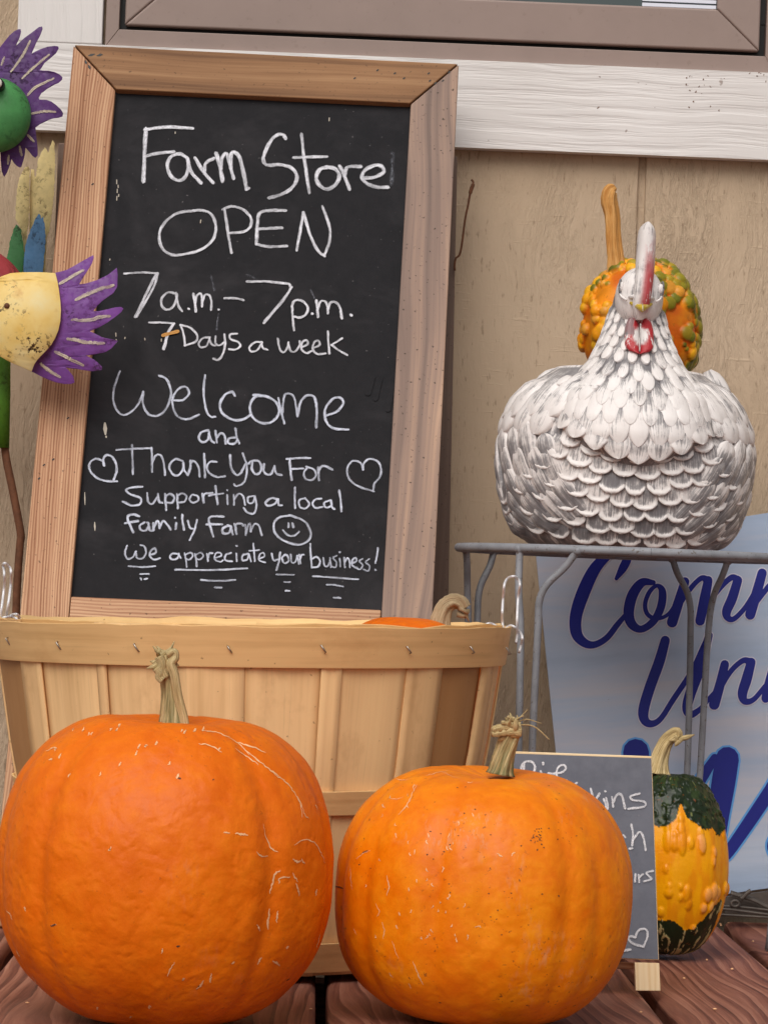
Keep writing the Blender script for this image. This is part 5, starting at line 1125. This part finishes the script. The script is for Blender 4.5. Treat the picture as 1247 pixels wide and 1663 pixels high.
crest, bv = plate('crest', T8, [(-100,560),(-60,420),(0,300),(100,180),(150,135),(190,115),(215,112),(220,140),(205,200),(165,290),(250,205),(330,145),(400,90),(432,85),(436,110),(415,170),(370,260),(326,366),(370,340),(420,318),(490,295),(560,285),(597,290),(600,312),(575,360),(520,410),(460,460),(412,535),(440,538),(500,540),(560,552),(610,575),(638,598),(634,628),(600,662),(540,690),(480,725),(430,765),(402,812),(410,833),(480,835),(530,852),(580,888),(625,930),(645,965),(638,998),(600,1012),(540,1022),(480,1045),(430,1070),(368,1112),(372,1160),(378,1230),(388,1310),(388,1390),(365,1415),(335,1395),(300,1350),(265,1310),(258,1380),(240,1450),(222,1500),(208,1512),(175,1495),(145,1465),(122,1425),(105,1490),(75,1560),(45,1602),(22,1545),(14,1450),(10,1350),(-100,1300)], TY+0.004, 'tin_purple_dark', bird, 0.0009, 0.007)
dabs(crest, bv, [[(25,470),(40,430),(52,395)],[(120,540),(200,430),(260,330),(310,230)],[(230,610),(300,540),(370,480),(500,370)],[(285,780),(350,710),(420,670),(545,610)],[(330,965),(400,950),(470,940),(560,945)],[(285,1180),(315,1210),(348,1245)],[(205,1300),(212,1340),(225,1385)],[(95,1390),(92,1430),(88,1470)]], T8, 5.0, 0.0016, 'streak')
g = Geo(); hc = at(-8, 187, TY-0.012); g.ball(hc, 59*tu, 61*tu, 40*tu, 40, 28); headb = g.build('head', 'ball_green', bird)
g = Geo(); ec_ = at(-4, 136, TY-0.012-0.030); g.tube([ec_+Vector((0, 0.012, 0)), ec_+Vector((0, -0.004, 0))], [11*tu, 10*tu], 24); g.tube([ec_+Vector((0, -0.003, 0)), ec_+Vector((0, -0.006, 0))], [9*tu, 8*tu], 24, 1); g.build('eye', ['gasket', 'eye_white'], headb)
T7_ = zoomed(0, 400, 5.668); WY = 3.10
fan, bv = plate('tail_fan', T7_, [(505,247),(560,236),(620,222),(690,185),(760,142),(820,105),(862,82),(866,108),(850,160),(815,225),(775,290),(738,358),(800,350),(900,318),(1000,268),(1040,235),(1080,200),(1088,270),(1085,380),(1050,440),(1000,475),(950,510),(905,555),(868,605),(910,608),(1000,588),(1070,570),(1120,565),(1142,580),(1120,615),(1080,650),(1000,710),(940,745),(880,770),(838,790),(870,805),(950,845),(1020,862),(1092,876),(1078,895),(1035,945),(980,980),(880,998),(795,1010),(870,1045),(915,1080),(947,1115),(945,1140),(850,1152),(760,1140),(700,1130),(612,1118),(640,1150),(680,1200),(692,1255),(660,1268),(600,1268),(520,1250),(450,1225),(370,1190),(292,1150),(320,1080),(420,950),(510,840),(550,720),(560,580),(540,400)], WY, 'tin_purple', bird, 0.0009, 0.012)
dabs(fan, bv, [[(560,345),(640,300),(700,262),(765,225)],[(700,495),(780,455),(850,425),(950,385),(1045,360)],[(670,675),(750,682),(830,680),(920,655),(1010,640)],[(630,850),(700,862),(780,880),(870,890),(960,890)],[(515,970),(580,1000),(650,1035),(720,1065),(768,1090)],[(385,1085),(430,1120),(480,1155),(560,1200)]], T7_, 6.8, 0.0016)
wing, bv = plate('wing', T7_, [(-260,330),(-120,300),(0,288),(50,268),(100,250),(200,242),(300,241),(400,242),(512,246),(535,330),(552,420),(566,520),(572,600),(566,700),(548,780),(518,850),(480,915),(430,970),(380,1020),(338,1065),(312,1110),(295,1152),(240,1128),(180,1100),(120,1075),(60,1045),(0,1010),(-260,900)], WY-0.003, 'tin_yellow', bird, 0.001, 0.015)
h, n = cast(bv, *T7_((68, 548)))
g = Geo(); g.ball(h+Vector((0, -.001, 0)), .0028, .0028, .0022, 12, 8); g.build('rivet', 'rust', wing)
T2_ = zoomed(0, 220, 6.93)
for nm, poly, Y, mat in (('tail_feather', [(185,950),(182,820),(190,690),(205,580),(225,480),(255,410),(285,365),(320,345),(335,370),(338,500),(336,800),(325,1000),(300,1190),(290,1400),(270,1650),(200,1650),(262,1180),(240,1050)], 3.29, 'tin_cream'), ('tail_feather', [(338,1300),(335,1050),(340,800),(345,480),(352,380),(385,385),(400,480),(412,450),(425,330),(440,255),(475,180),(510,138),(535,160),(547,195),(570,120),(598,50),(615,80),(622,150),(626,300),(620,500),(612,650),(598,800),(580,950),(560,1080),(532,1160),(520,1400),(510,1650),(400,1650)], 3.294, 'tin_cream'),
        ('tail_feather', [(60,1500),(90,1360),(110,1250),(130,1150),(160,1060),(185,1000),(215,1015),(242,1060),(262,1180),(272,1300),(280,1400),(265,1480),(256,1650),(150,1650)], 3.284, 'tin_green'), ('tail_feather', [(262,1650),(265,1540),(275,1400),(290,1250),(312,1160),(340,1080),(370,1010),(405,930),(440,880),(455,900),(468,932),(490,910),(505,1000),(515,1100),(514,1200),(508,1300),(500,1400),(490,1480),(470,1650)], 3.280, 'tin_blue')):
    o, bvv = plate(nm, T2_, poly, Y, mat, bird, 0.0009, 0.0016, jag=0.75)
g = Geo(); bc = at(-70, 500, 3.16); g.ball(bc, 121*tu, 109*tu, 50*tu, 40, 26); g.build('body', 'tin_red', bird)
g = Geo(); g.tube([at(-45, 235, 3.168), at(-55, 330, 3.166), at(-62, 420, 3.164)], [24*tu, 26*tu, 34*tu], 20); g.build('neck', 'tin_red', bird)
g = Geo(); g.tube([at(-4, 560, 3.15), at(-4, 640, 3.15), at(-6, 727, 3.15)], [21.5*tu]*3, 24); lg = g.build('leg', 'leg_green', bird)
g = Geo(); c = crom([(8, 700), (10, 740), (22, 800), (34, 865), (33, 885), (28, 960), (24, 1100)], 6); p_ = [at(x, y, 3.15) for x, y in c]; p_.append(Vector((at(18, 1400, 3.15).x, 3.15, 0)))
g.tube(p_, [6.5*tu]*len(p_), 12); g.build('stake', 'rust', lg)
